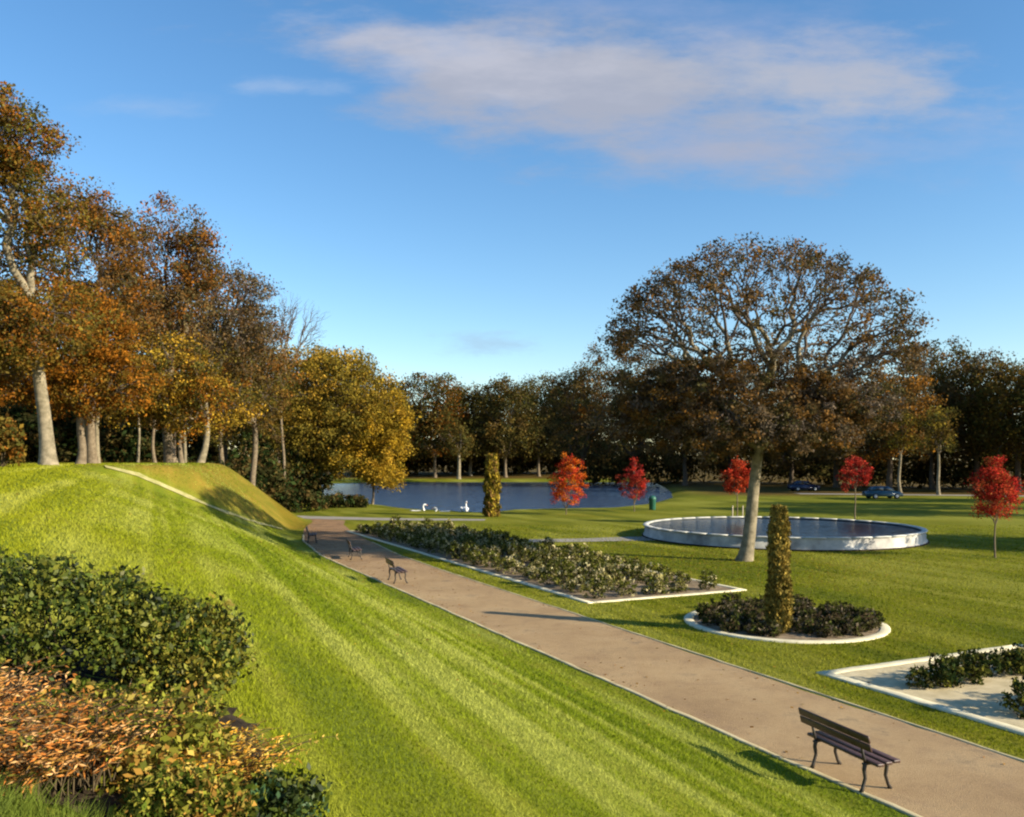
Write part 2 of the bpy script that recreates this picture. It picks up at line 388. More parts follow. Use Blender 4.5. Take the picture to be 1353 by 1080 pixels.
# ------------------------------------------------------------------ foliage generators
def leaves(centres, n_per, spread, size, cols, flat=.7, jitter=.25, up=.0, long=1.5, colw=None, tints=None):
    """leaf quads scattered round the centres; returns V, F, tint"""
    centres = np.asarray(centres); K = len(centres)
    n = K*n_per; c = np.repeat(centres, n_per, 0)
    off = RNG.normal(0, 1, (n, 3)); off /= np.maximum(np.linalg.norm(off, axis=1), 1e-6)[:, None]
    off *= (RNG.random(n)**.5)[:, None]
    sp = np.repeat(np.asarray(spread) if np.ndim(spread) else np.full(K, spread), n_per)
    p = c+off*sp[:, None]*np.array([1, 1, flat])
    a_ = RNG.normal(0, 1, (n, 3)); a_[:, 2] += up; a_ /= np.linalg.norm(a_, axis=1)[:, None]
    b_ = np.cross(a_, RNG.normal(0, 1, (n, 3))); b_ /= np.maximum(np.linalg.norm(b_, axis=1), 1e-6)[:, None]
    sz = size*(.45+1.1*RNG.random(n)**1.5)[:, None]
    A = a_*sz*long*.5; B = b_*sz*.5
    V = np.stack([p-A, p+B*.9-A*.1, p+A, p-B*.9-A*.1], 1).reshape(-1, 3)
    Fq = np.arange(n*4).reshape(n, 4)
    cols = np.array(cols)
    if tints is None:
        pick = RNG.choice(len(cols), K, p=colw)
        tints = cols[pick]*(1+RNG.normal(0, .18, (K, 1)))
    tc = np.repeat(tints, n_per, 0)
    swap = RNG.random(n) < .18
    tc[swap] = cols[RNG.choice(len(cols), swap.sum(), p=colw)]
    tc = np.clip(tc*(1+RNG.normal(0, jitter, (n, 1))), .004, .8)
    return V, Fq, np.repeat(tc, 4, 0)

class Skel:
    def __init__(s): s.segs = []
    def seg(s, pts, r0, r1): s.segs.append((np.array(pts), r0, r1))
    def mesh(s, thin=None, cut=.1):
        Vs, Fs = [], []; b = 0
        for pts, r0, r1 in s.segs:
            if thin is not None and (np.max(r0) < cut) != thin: continue
            m = len(pts); rad = np.linspace(r0, r1, m) if np.ndim(r0) == 0 else np.asarray(r0); r0 = rad[0]
            n = 12 if r0 > .18 else (6 if r0 > .06 else (4 if r0 > .025 else 3))
            d = np.gradient(pts, axis=0); d /= np.maximum(np.linalg.norm(d, axis=1), 1e-9)[:, None]
            ref = np.array([1., .13, .2]) if abs(d[0][2]) > .8 else np.array([0, 0, 1.])
            a_ = np.cross(d, ref); a_ /= np.linalg.norm(a_, axis=1)[:, None]; c_ = np.cross(d, a_)
            th = 2*np.pi*np.arange(n)/n
            ring = pts[:, None, :]+rad[:, None, None]*(a_[:, None, :]*np.cos(th)[None, :, None]+c_[:, None, :]*np.sin(th)[None, :, None])
            Vs.append(ring.reshape(-1, 3))
            i, k = np.meshgrid(np.arange(m-1), np.arange(n), indexing='ij')
            Fs.append(np.stack([b+i*n+k, b+i*n+(k+1) % n, b+(i+1)*n+(k+1) % n, b+(i+1)*n+k], -1).reshape(-1, 4)); b += m*n
        return np.concatenate(Vs), np.concatenate(Fs)
def bend(p0, p1, amt, m=4):
    q = np.linspace(0, 1, m)[:, None]; L = np.linalg.norm(p1-p0)
    w = RNG.normal(0, amt*L, 3); w2 = RNG.normal(0, amt*L*.5, 3)
    return p0+(p1-p0)*q+np.sin(np.pi*q)*w+np.sin(2*np.pi*q)*w2
def grow(sk, start, pts, r_tip, rmax, level=0, f=.42):
    n = len(pts)
    if n == 1:
        sk.seg(bend(start, pts[0], .10, 4), min(r_tip*1.3, rmax), r_tip*.45); return
    c = pts.mean(0); k = min(n, 2 if n < 8 else 3) if level else min(n, 5)
    # k-means
    cen = pts[RNG.choice(n, k, replace=False)]
    for _ in range(5):
        lab = ((pts[:, None]-cen[None])**2).sum(2).argmin(1)
        for j in range(k):
            if (lab == j).any(): cen[j] = pts[lab == j].mean(0)
    for j in range(k):
        P = pts[lab == j]
        if not len(P): continue
        r0 = min(r_tip*len(P)**.47, rmax*.9)
        if len(P) == 1: grow(sk, start, P, r_tip, rmax, level+1, f); continue
        cc = P.mean(0); end = start+(cc-start)*f; end[2] += .06*np.linalg.norm(cc-start)
        sk.seg(bend(start, end, .09, 5), r0, r0*.82)
        grow(sk, end, P, r_tip, r0*.86, level+1, f)
def lumpy(dirs, seed, amp):
    r = np.random.default_rng(seed); v = np.zeros(len(dirs))
    for _ in range(7):
        k = r.normal(0, 2.6, 3); v += np.sin(dirs@k+r.random()*6.28)
    return 1+amp*v/2.6
def blob_tips(cx, cy, cz, rx, ry, rz, n, shell=.5, amp=.16, zmin=-1.0, gap=0.0):
    seed = int(RNG.integers(1e9)); out = []
    while len(out) < n:
        d = RNG.normal(0, 1, (n*3, 3)); d /= np.linalg.norm(d, axis=1)[:, None]
        d = d[d[:, 2] >= zmin]
        rad = (shell**3+(1-shell**3)*RNG.random(len(d)))**(1/3)
        rad = rad*lumpy(d, seed, amp)
        if gap:
            g = lumpy(d*1.9, seed+5, 1.0)-1
            keep = g > np.quantile(g, gap); d, rad = d[keep], rad[keep]
        out += list(d*rad[:, None]*np.array([rx, ry, rz])+np.array([cx, cy, cz]))
    return np.array(out[:n])
LEAFK, PERK = .52, 3.0
def tree(name, label, px, d, blobs, cols, trunk_r, fork_py, per=26, leaf=.22, spread=.75, bark=None, lean=0, group=None,
         colw=None, cat='tree', r_tip=.022, tz=None, mat=None, flat=.7, bare=False, amp=.16, fan=.42, fork_px=None):
    """blobs: (px, py, rx_px, ry_px, ntips, depth_ratio, shell, zmin, depth_off_m[, gap]) all measured at distance d"""
    X, Y = wx(px, d), d; z0 = gz(X, Y) if tz is None else tz
    root = empty(name, (X, Y, z0)); tag(root, label, cat, group)
    base = np.array([0, 0, -.15]); s = d/F
    fork = np.array([wx(fork_px if fork_px is not None else px+lean, d)-X, 0, wz(fork_py, d)-z0])
    tips = []; mult = []
    for b in blobs:
        bx, by, rx, ry, n, dep, sh, zm, off = b[:9]; gap = b[9] if len(b) > 9 else 0
        tips.append(blob_tips(wx(bx, d)-X, off, wz(by, d)-z0, rx*s, rx*s*dep, ry*s, n, sh, amp, zm, gap)); mult += [b[10] if len(b) > 10 else 1.]*n
    tips = np.concatenate(tips)
    sk = Skel()
    pts = bend(base, fork, .02, 14)
    tr = pts.copy()
    # trunk with a root flare
    q_ = np.linspace(0, 1, len(tr)); sk.seg(tr, trunk_r*(1.02-.28*q_+.55*np.exp(-q_*len(tr)*.8*max(1, fork[2]/8))), None)
    grow(sk, fork, tips, r_tip, trunk_r*.72, 0, fan)
    cut = trunk_r*.3
    V, Fq = sk.mesh(False, cut); np_mesh('trunk', V, Fq, bark or M_BARK, root, smooth=True)
    V, Fq = sk.mesh(True, cut); np_mesh('branches', V, Fq, M_TWIG, root, smooth=True)
    if not bare:
        mult = np.array(mult); parts_ = [leaves(tips[mult == m_], int(per*PERK*m_), (spread*(.6+.8*RNG.random(len(tips))))[mult == m_], leaf*LEAFK, cols, flat=flat, colw=colw) for m_ in np.unique(mult)]
        off_ = np.cumsum([0]+[len(p_[0]) for p_ in parts_[:-1]])
        V = np.concatenate([p_[0] for p_ in parts_]); T = np.concatenate([p_[2] for p_ in parts_]); Fq = np.concatenate([p_[1]+o_ for p_, o_ in zip(parts_, off_)])
        np_mesh('crown', V, Fq, mat or M_LEAF, root, tint=T)
    return root
def copy_tree(o, loc, rz, sc, label=None, group=None):
    c = o.copy(); COL.objects.link(c); c.location = loc; c.rotation_euler = (0, 0, rz); c.scale = sc
    if label: c['label'] = label
    if group: c['group'] = group
    for ch in list(o.children):
        k = ch.copy(); COL.objects.link(k); k.parent = c
    return c
def bush(name, label, X, Y, rx, ry, h, n, per, leaf, cols, spread=.12, group=None, cat='shrub', mat=None, colw=None, up=0., long=1.6, stems=10, sink=.0, shell=.55, tz=None, amp=.18, link_parts=True):
    z0 = gz(X, Y) if tz is None else tz
    tips = blob_tips(0, 0, h*.42-sink, rx, ry, h*.58, n, shell, amp, -.6)
    tips[:, 2] = np.maximum(tips[:, 2], .03)
    V, Fq, T = leaves(tips, per, spread, leaf, cols, flat=.85, up=up, long=long, colw=colw)
    V[:, 2] = np.maximum(V[:, 2], .0)
    sk = Skel()
    for k in range(stems):
        tp = tips[RNG.integers(len(tips))]; b = np.array([tp[0]*.04, tp[1]*.04, -.05])
        sk.seg(bend(b, tp, .08, 4), max(.006, h*.014), max(.003, h*.005))
    SV, SF = sk.mesh()
    if link_parts:
        root = empty(name, (X, Y, z0)); tag(root, label, cat, group)
        np_mesh('foliage', V, Fq, mat or M_LEAF, root, tint=T); np_mesh('stem', SV, SF, M_STEM, root, smooth=True)
        return root
    V2 = np.concatenate([V, SV]); F2 = np.concatenate([Fq, SF+len(V)])
    T2 = np.concatenate([T, np.full((len(SV), 3), .06)]); mi = np.concatenate([np.zeros(len(Fq)), np.ones(len(SF))])
    o = np_mesh(name, V2, F2, [mat or M_LEAF, M_STEM], tint=T2, mat_idx=mi, loc=(X, Y, z0))
    return tag(o, label, cat, group)

# ------------------------------------------------------------------ palettes (leaf reflectance)
RUST = [(.20, .078, .013), (.25, .10, .015), (.15, .075, .018), (.12, .085, .02)]
ORANGE = [(.27, .105, .012), (.22, .085, .012), (.17, .10, .018), (.13, .085, .015)]
BROWN = [(.125, .078, .032), (.16, .085, .026), (.10, .075, .032), (.08, .07, .028)]
GREYB = [(.13, .10, .075), (.10, .078, .055), (.14, .095, .05)]
OLIVE = [(.10, .09, .019), (.14, .105, .02), (.08, .076, .018), (.16, .10, .017)]
YELLOW = [(.36, .24, .03), (.42, .25, .028), (.28, .20, .028), (.23, .175, .03)]
GOLD = [(.33, .20, .016), (.27, .165, .016), (.22, .16, .02)]
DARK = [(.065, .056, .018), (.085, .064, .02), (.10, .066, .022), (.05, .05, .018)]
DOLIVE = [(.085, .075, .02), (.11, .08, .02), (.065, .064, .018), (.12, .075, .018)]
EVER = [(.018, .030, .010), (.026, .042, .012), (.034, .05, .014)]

# ------------------------------------------------------------------ the domed tree on the lawn
tree('domed_tree', 'broad domed half bare tree with pale leaning trunk on the lawn before the round basin', 983, 40.6,
     [(992, 468, 212, 146, 680, .85, .86, -.05, 0, .04, 1.15), (1000, 420, 150, 90, 50, .8, .5, -.2, 0, .2), (1170, 478, 62, 45, 80, .9, .5, -.6, .5, 0, 1.1),
      (1000, 535, 185, 68, 380, .85, .3, -.9, .5, 0, 3.0), (1085, 550, 62, 58, 110, .8, .3, -.9, -1, 0, 3.0), (870, 540, 85, 66, 170, .8, .3, -.9, 0, 0, 3.0), (990, 572, 120, 38, 140, .9, .2, -.9, -2, 0, 3.0), (960, 505, 100, 45, 70, .8, .2, -.9, -3, 0, 2)],
     BROWN+GREYB+[(.16, .08, .02)], .31, 592, per=13, leaf=.17, spread=.46, bark=M_PBARK, fork_px=1003, r_tip=.019, fan=.38, amp=.07)

# ------------------------------------------------------------------ trees on the left bank
LG = 'autumn trees on the left bank'
tree('beech_tree', 'tallest rusty beech at the left edge with a stout pale trunk', 64, 44,
     [(-15, 196, 88, 70, 260, .9, .40, -.9, 0, .05), (5, 300, 60, 60, 40, .9, .3, -.9, 0), (0, 400, 120, 75, 150, .9, .4, -.9, 1), (60, 440, 80, 60, 80, .8, .3, -.9, -2), (48, 450, 46, 62, 90, .8, .1, -.9, -3), (75, 290, 50, 60, 50, .9, .3, -.9, 0)],
     RUST+OLIVE, .34, 400, per=34, leaf=.20, spread=.8, bark=M_PBARK, fork_px=44, group=LG)
tree('beech_tree', 'broad russet beech filling the middle of the left wood behind the ash', 292, 84,
     [(285, 440, 78, 82, 240, .9, .35, -.9, 0), (340, 480, 50, 60, 90, .9, .3, -.9, 0), (215, 440, 60, 70, 90, .9, .3, -.9, 0)], BROWN+RUST, .26, 540, per=26, leaf=.3, spread=1.15, group=LG)
tree('beech_tree', 'tall rust brown beech behind the stout pale trunk', 122, 54,
     [(105, 330, 88, 88, 170, .9, .4, -.9, 0, .1), (150, 400, 70, 60, 80, .9, .3, -.9, 0)], RUST+BROWN, .27, 470, per=34, leaf=.23, spread=.9, group=LG)
tree('beech_tree', 'brown beech with a broken top edge above the middle of the left bank', 226, 62,
     [(215, 355, 80, 85, 170, .9, .4, -.9, 0, .1), (262, 345, 30, 50, 40, .9, .2, -.9, 0), (190, 420, 90, 55, 80, .9, .3, -.9, 0)], BROWN+RUST[:2], .36, 480, per=32, leaf=.25, spread=1.0, group=LG)
tree('ash_tree', 'grey brown thinning ash beside the brown beech on the left bank', 264, 68,
     [(312, 408, 60, 64, 190, .9, .4, -.9, 0, .15), (335, 445, 38, 38, 70, .9, .3, -.9, 0), (280, 460, 60, 45, 80, .9, .3, -.9, 0)], GREYB+BROWN, .24, 500, per=14, leaf=.24, spread=.9, bark=M_PBARK, group=LG, fork_px=272)
tree('bare_tree', 'leafless pale twiggy tree showing above the golden tree', 372, 92,
     [(390, 425, 45, 42, 190, .9, .3, -.5, 0)], GREYB, .16, 520, bare=True, bark=M_BARK, r_tip=.017, group=LG)
tree('beech_tree', 'orange low beech in front of the tall rusty beech', 106, 49,
     [(105, 445, 75, 68, 150, .8, .35, -.9, 0), (150, 505, 65, 50, 100, .8, .3, -.9, 0), (30, 500, 70, 50, 90, .8, .3, -.9, 0), (95, 525, 60, 32, 60, .8, .2, -.9, 0)], ORANGE, .24, 545, per=34, leaf=.2, spread=.75, group=LG)
tree('beech_tree', 'orange and yellow low beech over the middle of the bank', 240, 58,
     [(220, 500, 85, 58, 170, .8, .35, -.9, 0), (270, 535, 65, 48, 100, .8, .3, -.9, 0), (185, 540, 55, 30, 60, .8, .2, -.9, 0)], ORANGE+YELLOW[:2]+OLIVE, .17, 570, per=32, leaf=.22, spread=.85, group=LG)
tree('oak_tree', 'olive brown oak between the orange beech and the golden tree', 336, 76,
     [(330, 520, 62, 75, 170, .9, .35, -.9, 0), (300, 470, 50, 40, 60, .9, .3, -.9, 0)], OLIVE+BROWN+[(.14, .08, .016)], .28, 560, per=30, leaf=.27, spread=1.1, group=LG)
tree('lime_tree', 'large round olive gold lime tree by the lake edge', 418, 99,
     [(440, 522, 80, 82, 420, .9, .4, -.9, 0), (468, 575, 66, 55, 150, .9, .35, -.9, 0), (400, 565, 52, 60, 110, .9, .35, -.9, 0), (430, 605, 55, 26, 70, .9, .3, -.9, -2)],
     [(.22, .165, .025), (.28, .19, .026), (.18, .14, .025), (.13, .11, .022), (.30, .18, .025)], .30, 600, per=34, leaf=.34, spread=1.35, group=LG)
tree('lime_tree', 'bright gold small lime hanging low over the water beside the lake bend', 492, 96,
     [(500, 592, 36, 48, 150, .9, .2, -.9, 0), (522, 565, 20, 45, 60, .9, .2, -.9, 0), (505, 628, 28, 20, 70, .9, .2, -.9, -1), (465, 606, 36, 26, 50, .9, .2, -.9, 0)], GOLD+YELLOW[:2], .12, 618, per=34, leaf=.3, spread=1.0, group=LG, tz=-.3)
# slim trunks under the crowns
for px, d, r_, lab in ((112, 58, .16, 'slim pale tree behind the bank crest, left of a pair'), (129, 56, .2, 'slim pale tree behind the bank crest, right of a pair'),
                       (205, 66, .16, 'thin grey tree in the shade of the bank wood'), (243, 72, .2, 'short pale trunked tree near the right end of the bank wood'), (182, 64, .12, 'thin dark tree between the pale pair and the bank crest')):
    tree('young_tree', lab, px, d, [(px+4, 500, 40, 45, 45, .9, .3, -.9, 0)], OLIVE+BROWN, r_*.8, 545, per=24, leaf=.26, spread=1.0, bark=M_PBARK if 'pale' in lab else M_BARK, group=LG)
# trees deeper in the wood behind
DG = 'trees deeper in the left wood'
deep = [(-70, 75, 330, 'rust brown tree at the far left of the deep wood'), (20, 88, 360, 'dark tree deep in the wood left of the stout trunk'), (90, 95, 400, 'dark olive tree deep in the wood behind the orange beech'),
        (160, 92, 380, 'shaded tree deep in the wood behind the pale pair'), (230, 98, 420, 'dark tree deep in the wood behind the thin grey trunk'), (300, 105, 455, 'dark tree deep in the wood at the ash'), (365, 112, 480, 'dark tree in the wood behind the golden lime'), (420, 135, 470, 'dark crown behind the golden lime at its right')]
for px, d, top, lab in deep:
    h_ = (600-top)
    tree('woodland_tree', lab, px, d, [(px, top+h_*.38, 52, h_*.42, 120, .9, .4, -.9, 0), (px+10, top+h_*.62, 58, h_*.25, 70, .9, .3, -.9, 0)], DOLIVE+BROWN, .3, 565, per=26, leaf=.36, spread=1.5, bark=M_DBARK, group=DG)
k = 0
for px, d, h, rx in ((-40, 62, 4.2, 3.6), (18, 66, 4.6, 3.4), (75, 70, 4.2, 3.2), (120, 76, 4.8, 3.6), (165, 74, 4.4, 3.4), (210, 80, 4.8, 3.8), (255, 84, 4.6, 3.6), (300, 84, 4.4, 3.8), (335, 88, 5, 4), (372, 96, 5.5, 4.4), (400, 116, 6, 5)):
    lab = ('evergreen shrub under the %s' % ['far left branches', 'left of the stout trunk', 'right of the stout trunk', 'pale pair of trunks', 'orange beech', 'thin grey trunk', 'middle of the bank wood', 'ash tree', 'oak at the bank end', 'golden lime, upper side', 'golden lime, near the water'][k])
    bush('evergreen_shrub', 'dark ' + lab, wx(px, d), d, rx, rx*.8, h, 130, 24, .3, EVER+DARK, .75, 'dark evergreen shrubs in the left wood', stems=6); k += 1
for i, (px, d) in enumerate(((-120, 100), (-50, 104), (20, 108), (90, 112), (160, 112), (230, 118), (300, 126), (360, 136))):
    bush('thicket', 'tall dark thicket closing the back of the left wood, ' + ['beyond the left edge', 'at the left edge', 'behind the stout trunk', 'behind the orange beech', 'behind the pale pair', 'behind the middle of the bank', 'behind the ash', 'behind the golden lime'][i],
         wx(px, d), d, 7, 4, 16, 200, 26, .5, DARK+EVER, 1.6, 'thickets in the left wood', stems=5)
bush('beech_shrub', 'small russet shrub at the far left edge of the lawn crest', wx(2, 36), 36, .9, .8, 2.3, 120, 24, .13, RUST+OLIVE, .3, cat='shrub')

# ------------------------------------------------------------------ trees across the lake
AG = 'trees across the lake'
across = [(385, 196, 500, 42, DOLIVE, 'added olive tree across the lake hidden behind the olive gold lime, left'), (432, 200, 505, 42, DOLIVE+BROWN, 'added brown tree across the lake hidden behind the olive gold lime, middle'), (478, 204, 508, 40, DOLIVE, 'added tree across the lake hidden behind the olive gold lime, right'), (520, 208, 505, 44, DOLIVE+ORANGE[1:2], 'olive tree across the lake just right of the gold lime'), (575, 205, 494, 46, DOLIVE+RUST[:1], 'round topped olive tree across the lake, tallest of its left group'),  # first three are added, unseen, to block sky reflection in the lake
          (622, 212, 506, 40, DOLIVE, 'lower dark tree across the lake between two taller crowns'), (668, 206, 499, 42, DOLIVE+DARK, 'dark tree across the lake above the golden column shrub'),
          (712, 210, 497, 42, DOLIVE+DARK, 'flat topped dark tree across the lake above the orange maple'), (755, 214, 510, 40, DARK, 'dark tree across the lake right of the flat topped one')]
for px, d, top, rx, pal, lab in across:
    h_ = 628-top
    tree('lakeside_tree', lab, px, d, [(px, top+h_*.36, rx, h_*.36, 190, .9, .45, -.9, 0), (px+RNG.normal(0, 8), top+h_*.60, rx*1.1, h_*.27, 120, .9, .4, -.9, 0)], pal, .4, 605, per=28, leaf=.62, spread=2.3, amp=.07, bark=M_PBARK if px == 622 else M_BARK, group=AG, r_tip=.05)
tree('lakeside_tree', 'slender pale trunked tree standing on the far lake shore', 606, 195, [(606, 585, 20, 24, 60, .9, .3, -.9, 0)], DOLIVE, .42, 600, per=22, leaf=.5, spread=1.6, bark=M_PBARK, group=AG, r_tip=.05)
for i, (px, d) in enumerate(((510, 216), (545, 222), (590, 226), (635, 222), (680, 224), (725, 226), (770, 222), (815, 220))):
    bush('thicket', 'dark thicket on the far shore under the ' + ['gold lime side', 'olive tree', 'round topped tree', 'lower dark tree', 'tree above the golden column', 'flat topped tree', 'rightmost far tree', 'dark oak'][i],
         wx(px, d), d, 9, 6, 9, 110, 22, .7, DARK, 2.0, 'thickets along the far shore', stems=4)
RG = 'dark trees behind the lawn on the right'
right = [(770, 168, 474, 52, DARK+BROWN[:2], 'dark leafless edged tree at the left end of the right wood'), (838, 158, 440, 82, BROWN+DARK+RUST[:1], 'big dark brown oak to the left of the domed tree'), (905, 150, 500, 60, BROWN+DARK, 'brown oak behind the left side of the domed tree'),
         (965, 160, 500, 60, DARK+BROWN, 'dark tree directly behind the pale leaning trunk'), (1045, 150, 500, 62, BROWN+DARK, 'brown tree behind the golden column'), (1105, 140, 510, 58, DOLIVE+BROWN, 'olive tree behind the small red maple'),
         (1176, 122, 492, 64, [(.32, .14, .02), (.27, .12, .02), (.2, .1, .02)]+BROWN, 'orange brown tree right of the domed tree'), (1232, 132, 446, 56, BROWN+DOLIVE, 'brown tree with ragged top right of the orange brown one'), (1290, 128, 462, 55, DOLIVE+BROWN, 'olive brown tree above the right red maple'),
         (1345, 122, 478, 60, DOLIVE+ORANGE[2:], 'olive and orange tree at the right edge'), (1420, 118, 480, 70, DOLIVE+BROWN, 'brown tree just beyond the right edge')]
for px, d, top, rx, pal, lab in right:
    h_ = 632-top
    tree('woodland_tree', lab, px, d, [(px, top+h_*.38, rx, h_*.38, 190, .85, .45, -.9, 0, .06), (px+RNG.normal(0, 10), top+h_*.64, rx*1.02, h_*.26, 110, .85, .4, -.9, 0)], pal, .42, 604, per=28, leaf=.46, spread=1.75, amp=.10, bark=M_DBARK, group=RG, r_tip=.04)
for i, (px, d) in enumerate(((800, 172), (860, 166), (930, 170), (1000, 168), (1070, 160), (1130, 150), (1200, 140), (1262, 138), (1325, 132), (1390, 128))):
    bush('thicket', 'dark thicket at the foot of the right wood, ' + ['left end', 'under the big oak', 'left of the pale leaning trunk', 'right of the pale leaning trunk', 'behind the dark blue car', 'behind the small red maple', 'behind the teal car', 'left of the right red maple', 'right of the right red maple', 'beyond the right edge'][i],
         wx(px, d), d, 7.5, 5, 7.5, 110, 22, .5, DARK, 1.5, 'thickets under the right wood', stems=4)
# pale slim trunks at the edge of the right wood
for px, d, lab in ((1240, 112, 'slim pale trunked birch before the right wood'), (1190, 116, 'short pale trunked birch left of the slim one')):
    tree('birch_tree', lab, px, d, [(px, 570, 22, 32, 50, .9, .3, -.9, 0)], DOLIVE+YELLOW[2:], .2, 600, per=24, leaf=.34, spread=1.1, bark=M_PBARK)

# trees standing out of frame to the right: they throw the long shadows that cross the lawn
for X, Y, lab, zt in ((40, 44, 'small tree beyond the right edge shading the lawn by the right maple', 9.5), (53, 69, 'tree beyond the right edge, nearest of three by the wood', 15), (62, 77, 'tree beyond the right edge, middle of three by the wood', 16), (73, 88, 'tree beyond the right edge, furthest of three by the wood', 16)):
    d = Y; px = HX+X/d*F; s = F/d
    py = lambda z: HY-(z-EYE)*s
    tree('woodland_tree', lab, px, d, [(px, py(zt*.64), (4.6 if zt < 10 else 6)*s, zt*.34*s, 220, .9, .35, -.9, 0)], DOLIVE+BROWN, .35, py(3.2), per=30, leaf=.36, spread=1.2, bark=M_DBARK)

# ------------------------------------------------------------------ small maples and column shrubs
RED = [(.46, .04, .025), (.38, .03, .022), (.54, .085, .035), (.30, .03, .022), (.30, .10, .03)]
ORED = [(.55, .12, .015), (.60, .17, .02), (.48, .05, .015), (.5, .09, .02)]
DRED = [(.28, .03, .025), (.20, .022, .022), (.36, .06, .032)]
def maple(label, px, base_py, top_py, crown_bot, rx, pal, leaf=.16, n=70, per=34, stakes=False, r_=.05):
    d = EYE*F/(base_py-HY); s = F/d; mid = (top_py+crown_bot)/2
    o = tree('young_maple', label, px, d, [(px, mid+4, rx, (crown_bot-top_py)*.48, n, .95, .25, -.9, 0), (px+2, top_py+(crown_bot-top_py)*.22, rx*.5, (crown_bot-top_py)*.3, n//4, .9, .2, -.9, 0)],
             pal, r_, crown_bot+4, per=int(per*.62), leaf=leaf, spread=.34, bark=M_BARK, r_tip=.012, group='young autumn maples on the lawn', cat='tree')
    if stakes:
        for sx in (-.35, .38):
            mb = MB(); mb.tube([(sx, 0, -.1), (sx+.03, 0, 1.35)], [.05, .045], 8); mb.build('stake', M_STAKE, o)
    return o
maple('orange and red young maple by the near lake shore', 748, 680, 603, 668, 27, ORED+RED[:1], n=110)
maple('dark crimson young maple at the bend of the lake shore', 838, 676, 611, 662, 19, DRED+RED[:1], n=70)
maple('scarlet young maple tied to pale stakes left of the leaning trunk', 974, 693, 610, 650, 20, [(.42, .05, .02), (.34, .03, .018), (.5, .09, .03)], n=70, stakes=True)
maple('crimson young maple behind the round basin', 1130, 690, 604, 642, 22, DRED+RED[:2], n=60)
maple('bright red young maple on the lawn at the right edge', 1315, 737, 610, 690, 28, RED, leaf=.12, n=110, per=40, stakes=False, r_=.045)
YEW = [(.25, .18, .04), (.30, .21, .045), (.19, .14, .035), (.12, .10, .025)]
def column(label, X, Y, h, r0, r1, pal, n, per, leaf):
    root = empty('columnar_shrub', (X, Y, gz(X, Y))); tag(root, label, 'shrub')
    zz = RNG.random(n)**.9*h; th = RNG.random(n)*6.283
    rr = np.interp(zz/h, [0, .12, .5, .86, 1], [r0*.85, r0, r0*.98, r1*1.05, r1*.75])*(.55+.45*RNG.random(n)**.4)*(1+.16*np.sin(zz*3+th*2))
    C = np.stack([rr*np.cos(th), rr*np.sin(th), zz+.05], 1)
    V, Fq, T = leaves(C, per, (.09 if h < 4 else .17), leaf, pal, flat=1.3, up=1.6, long=2.0)
    np_mesh('foliage', V, Fq, M_DENSE, root, tint=T)
    mb = MB(); mb.tube([(0, 0, -.1), (.02, 0, h*.4), (0, .02, h*.85)], [.09*h/3.5, .06*h/3.5, .02], 8); mb.build('trunk', M_STEM, root, True)
    return root
column('golden green clipped column shrub rising from the middle of the round bed', 7.28, 23.75, 3.38, .28, .19, YEW, 800, 34, .045)
column('yellow column shrub by the near lake shore left of the orange maple', wx(650, 71), 71, 4.9, .58, .38, [(.22, .16, .02), (.17, .10, .03), (.28, .2, .025), (.12, .1, .02)], 420, 22, .15)

# ------------------------------------------------------------------ rose bushes in the beds
GRN = [(.10, .11, .02), (.14, .135, .024), (.06, .066, .016), (.30, .26, .10), (.045, .04, .016), (.10, .11, .02), (.46, .40, .22)]
DRB = [(.040, .042, .014), (.06, .055, .02), (.085, .06, .035), (.075, .085, .02), (.15, .12, .08)]
def proto_set(pal, n, h, rx, name):
    out = []
    for k in range(n):
        o = bush(name, None, 0, -30-k*2, rx*(.85+.3*random.random()), rx*(.85+.3*random.random()), h*(.85+.3*random.random()), 42, 15, .062, pal, .13, stems=12, tz=0, link_parts=False, up=.5)
        out.append(o)
    return out
def plant_many(protos, spots, label, group, scale=(.8, 1.2)):
    for i, (x, y) in enumerate(spots):
        if i < len(protos): o = protos[i]
        else:
            o = protos[RNG.integers(len(protos))].copy(); COL.objects.link(o)
        k = random.uniform(*scale); o.location = (x, y, .02); o.rotation_euler = (0, 0, random.random()*6.28); o.scale = (k, k, k*random.uniform(.85, 1.2))
        tag(o, label, 'rose bush', group)
spots = []
for j in range(27):
    for i in range(5):
        if random.random() < .05: continue
        q = C1+V1*(.75+i*1.12+random.uniform(-.15, .15))+W1*(.7+j*1.12+random.uniform(-.18, .18)); spots.append((float(q[0]), float(q[1])))
plant_many(proto_set(GRN, 6, .64, .40, 'rose_bush'), spots, 'leafy green rose bush planted in rows in the long rectangular bed', 'rose bushes in the long bed')
spots = []
for rr, n in ((2.2, 19), (1.55, 13), (.9, 7)):
    for k in range(n):
        a_ = 6.283*k/n+random.uniform(-.1, .1); q = rr+random.uniform(-.12, .12); p_ = (CX+q*math.cos(a_), CY+q*math.sin(a_))
        if not (abs(p_[0]-7.28+.3*(p_[1]-23.75)) < .45 and p_[1] < 24.1): spots.append(p_)
plant_many(proto_set(DRB, 5, .43, .34, 'rose_bush'), spots, 'low dark rose bush ringing the column shrub in the round bed', 'rose bushes in the round bed')
spots = []
for w_ in (1.75, 3.95, 6.1, 8.3):
    for v_ in (.95, 1.35, 1.75, 2.15, 2.6, 3.0, 3.5, 3.95, 4.4, 4.8, 5.3, 5.7):
        q = C3+V3*(v_+random.uniform(-.1, .1))+W3*(w_+random.uniform(-.15, .15)); spots.append((float(q[0]), float(q[1])))
plant_many(proto_set(EVER+DRB[:2]+GRN[:2], 5, .66, .30, 'rose_bush'), spots, 'dark pruned rose bush standing in the sandy bed at the right edge', 'rose bushes in the sandy bed', (.75, 1.0))

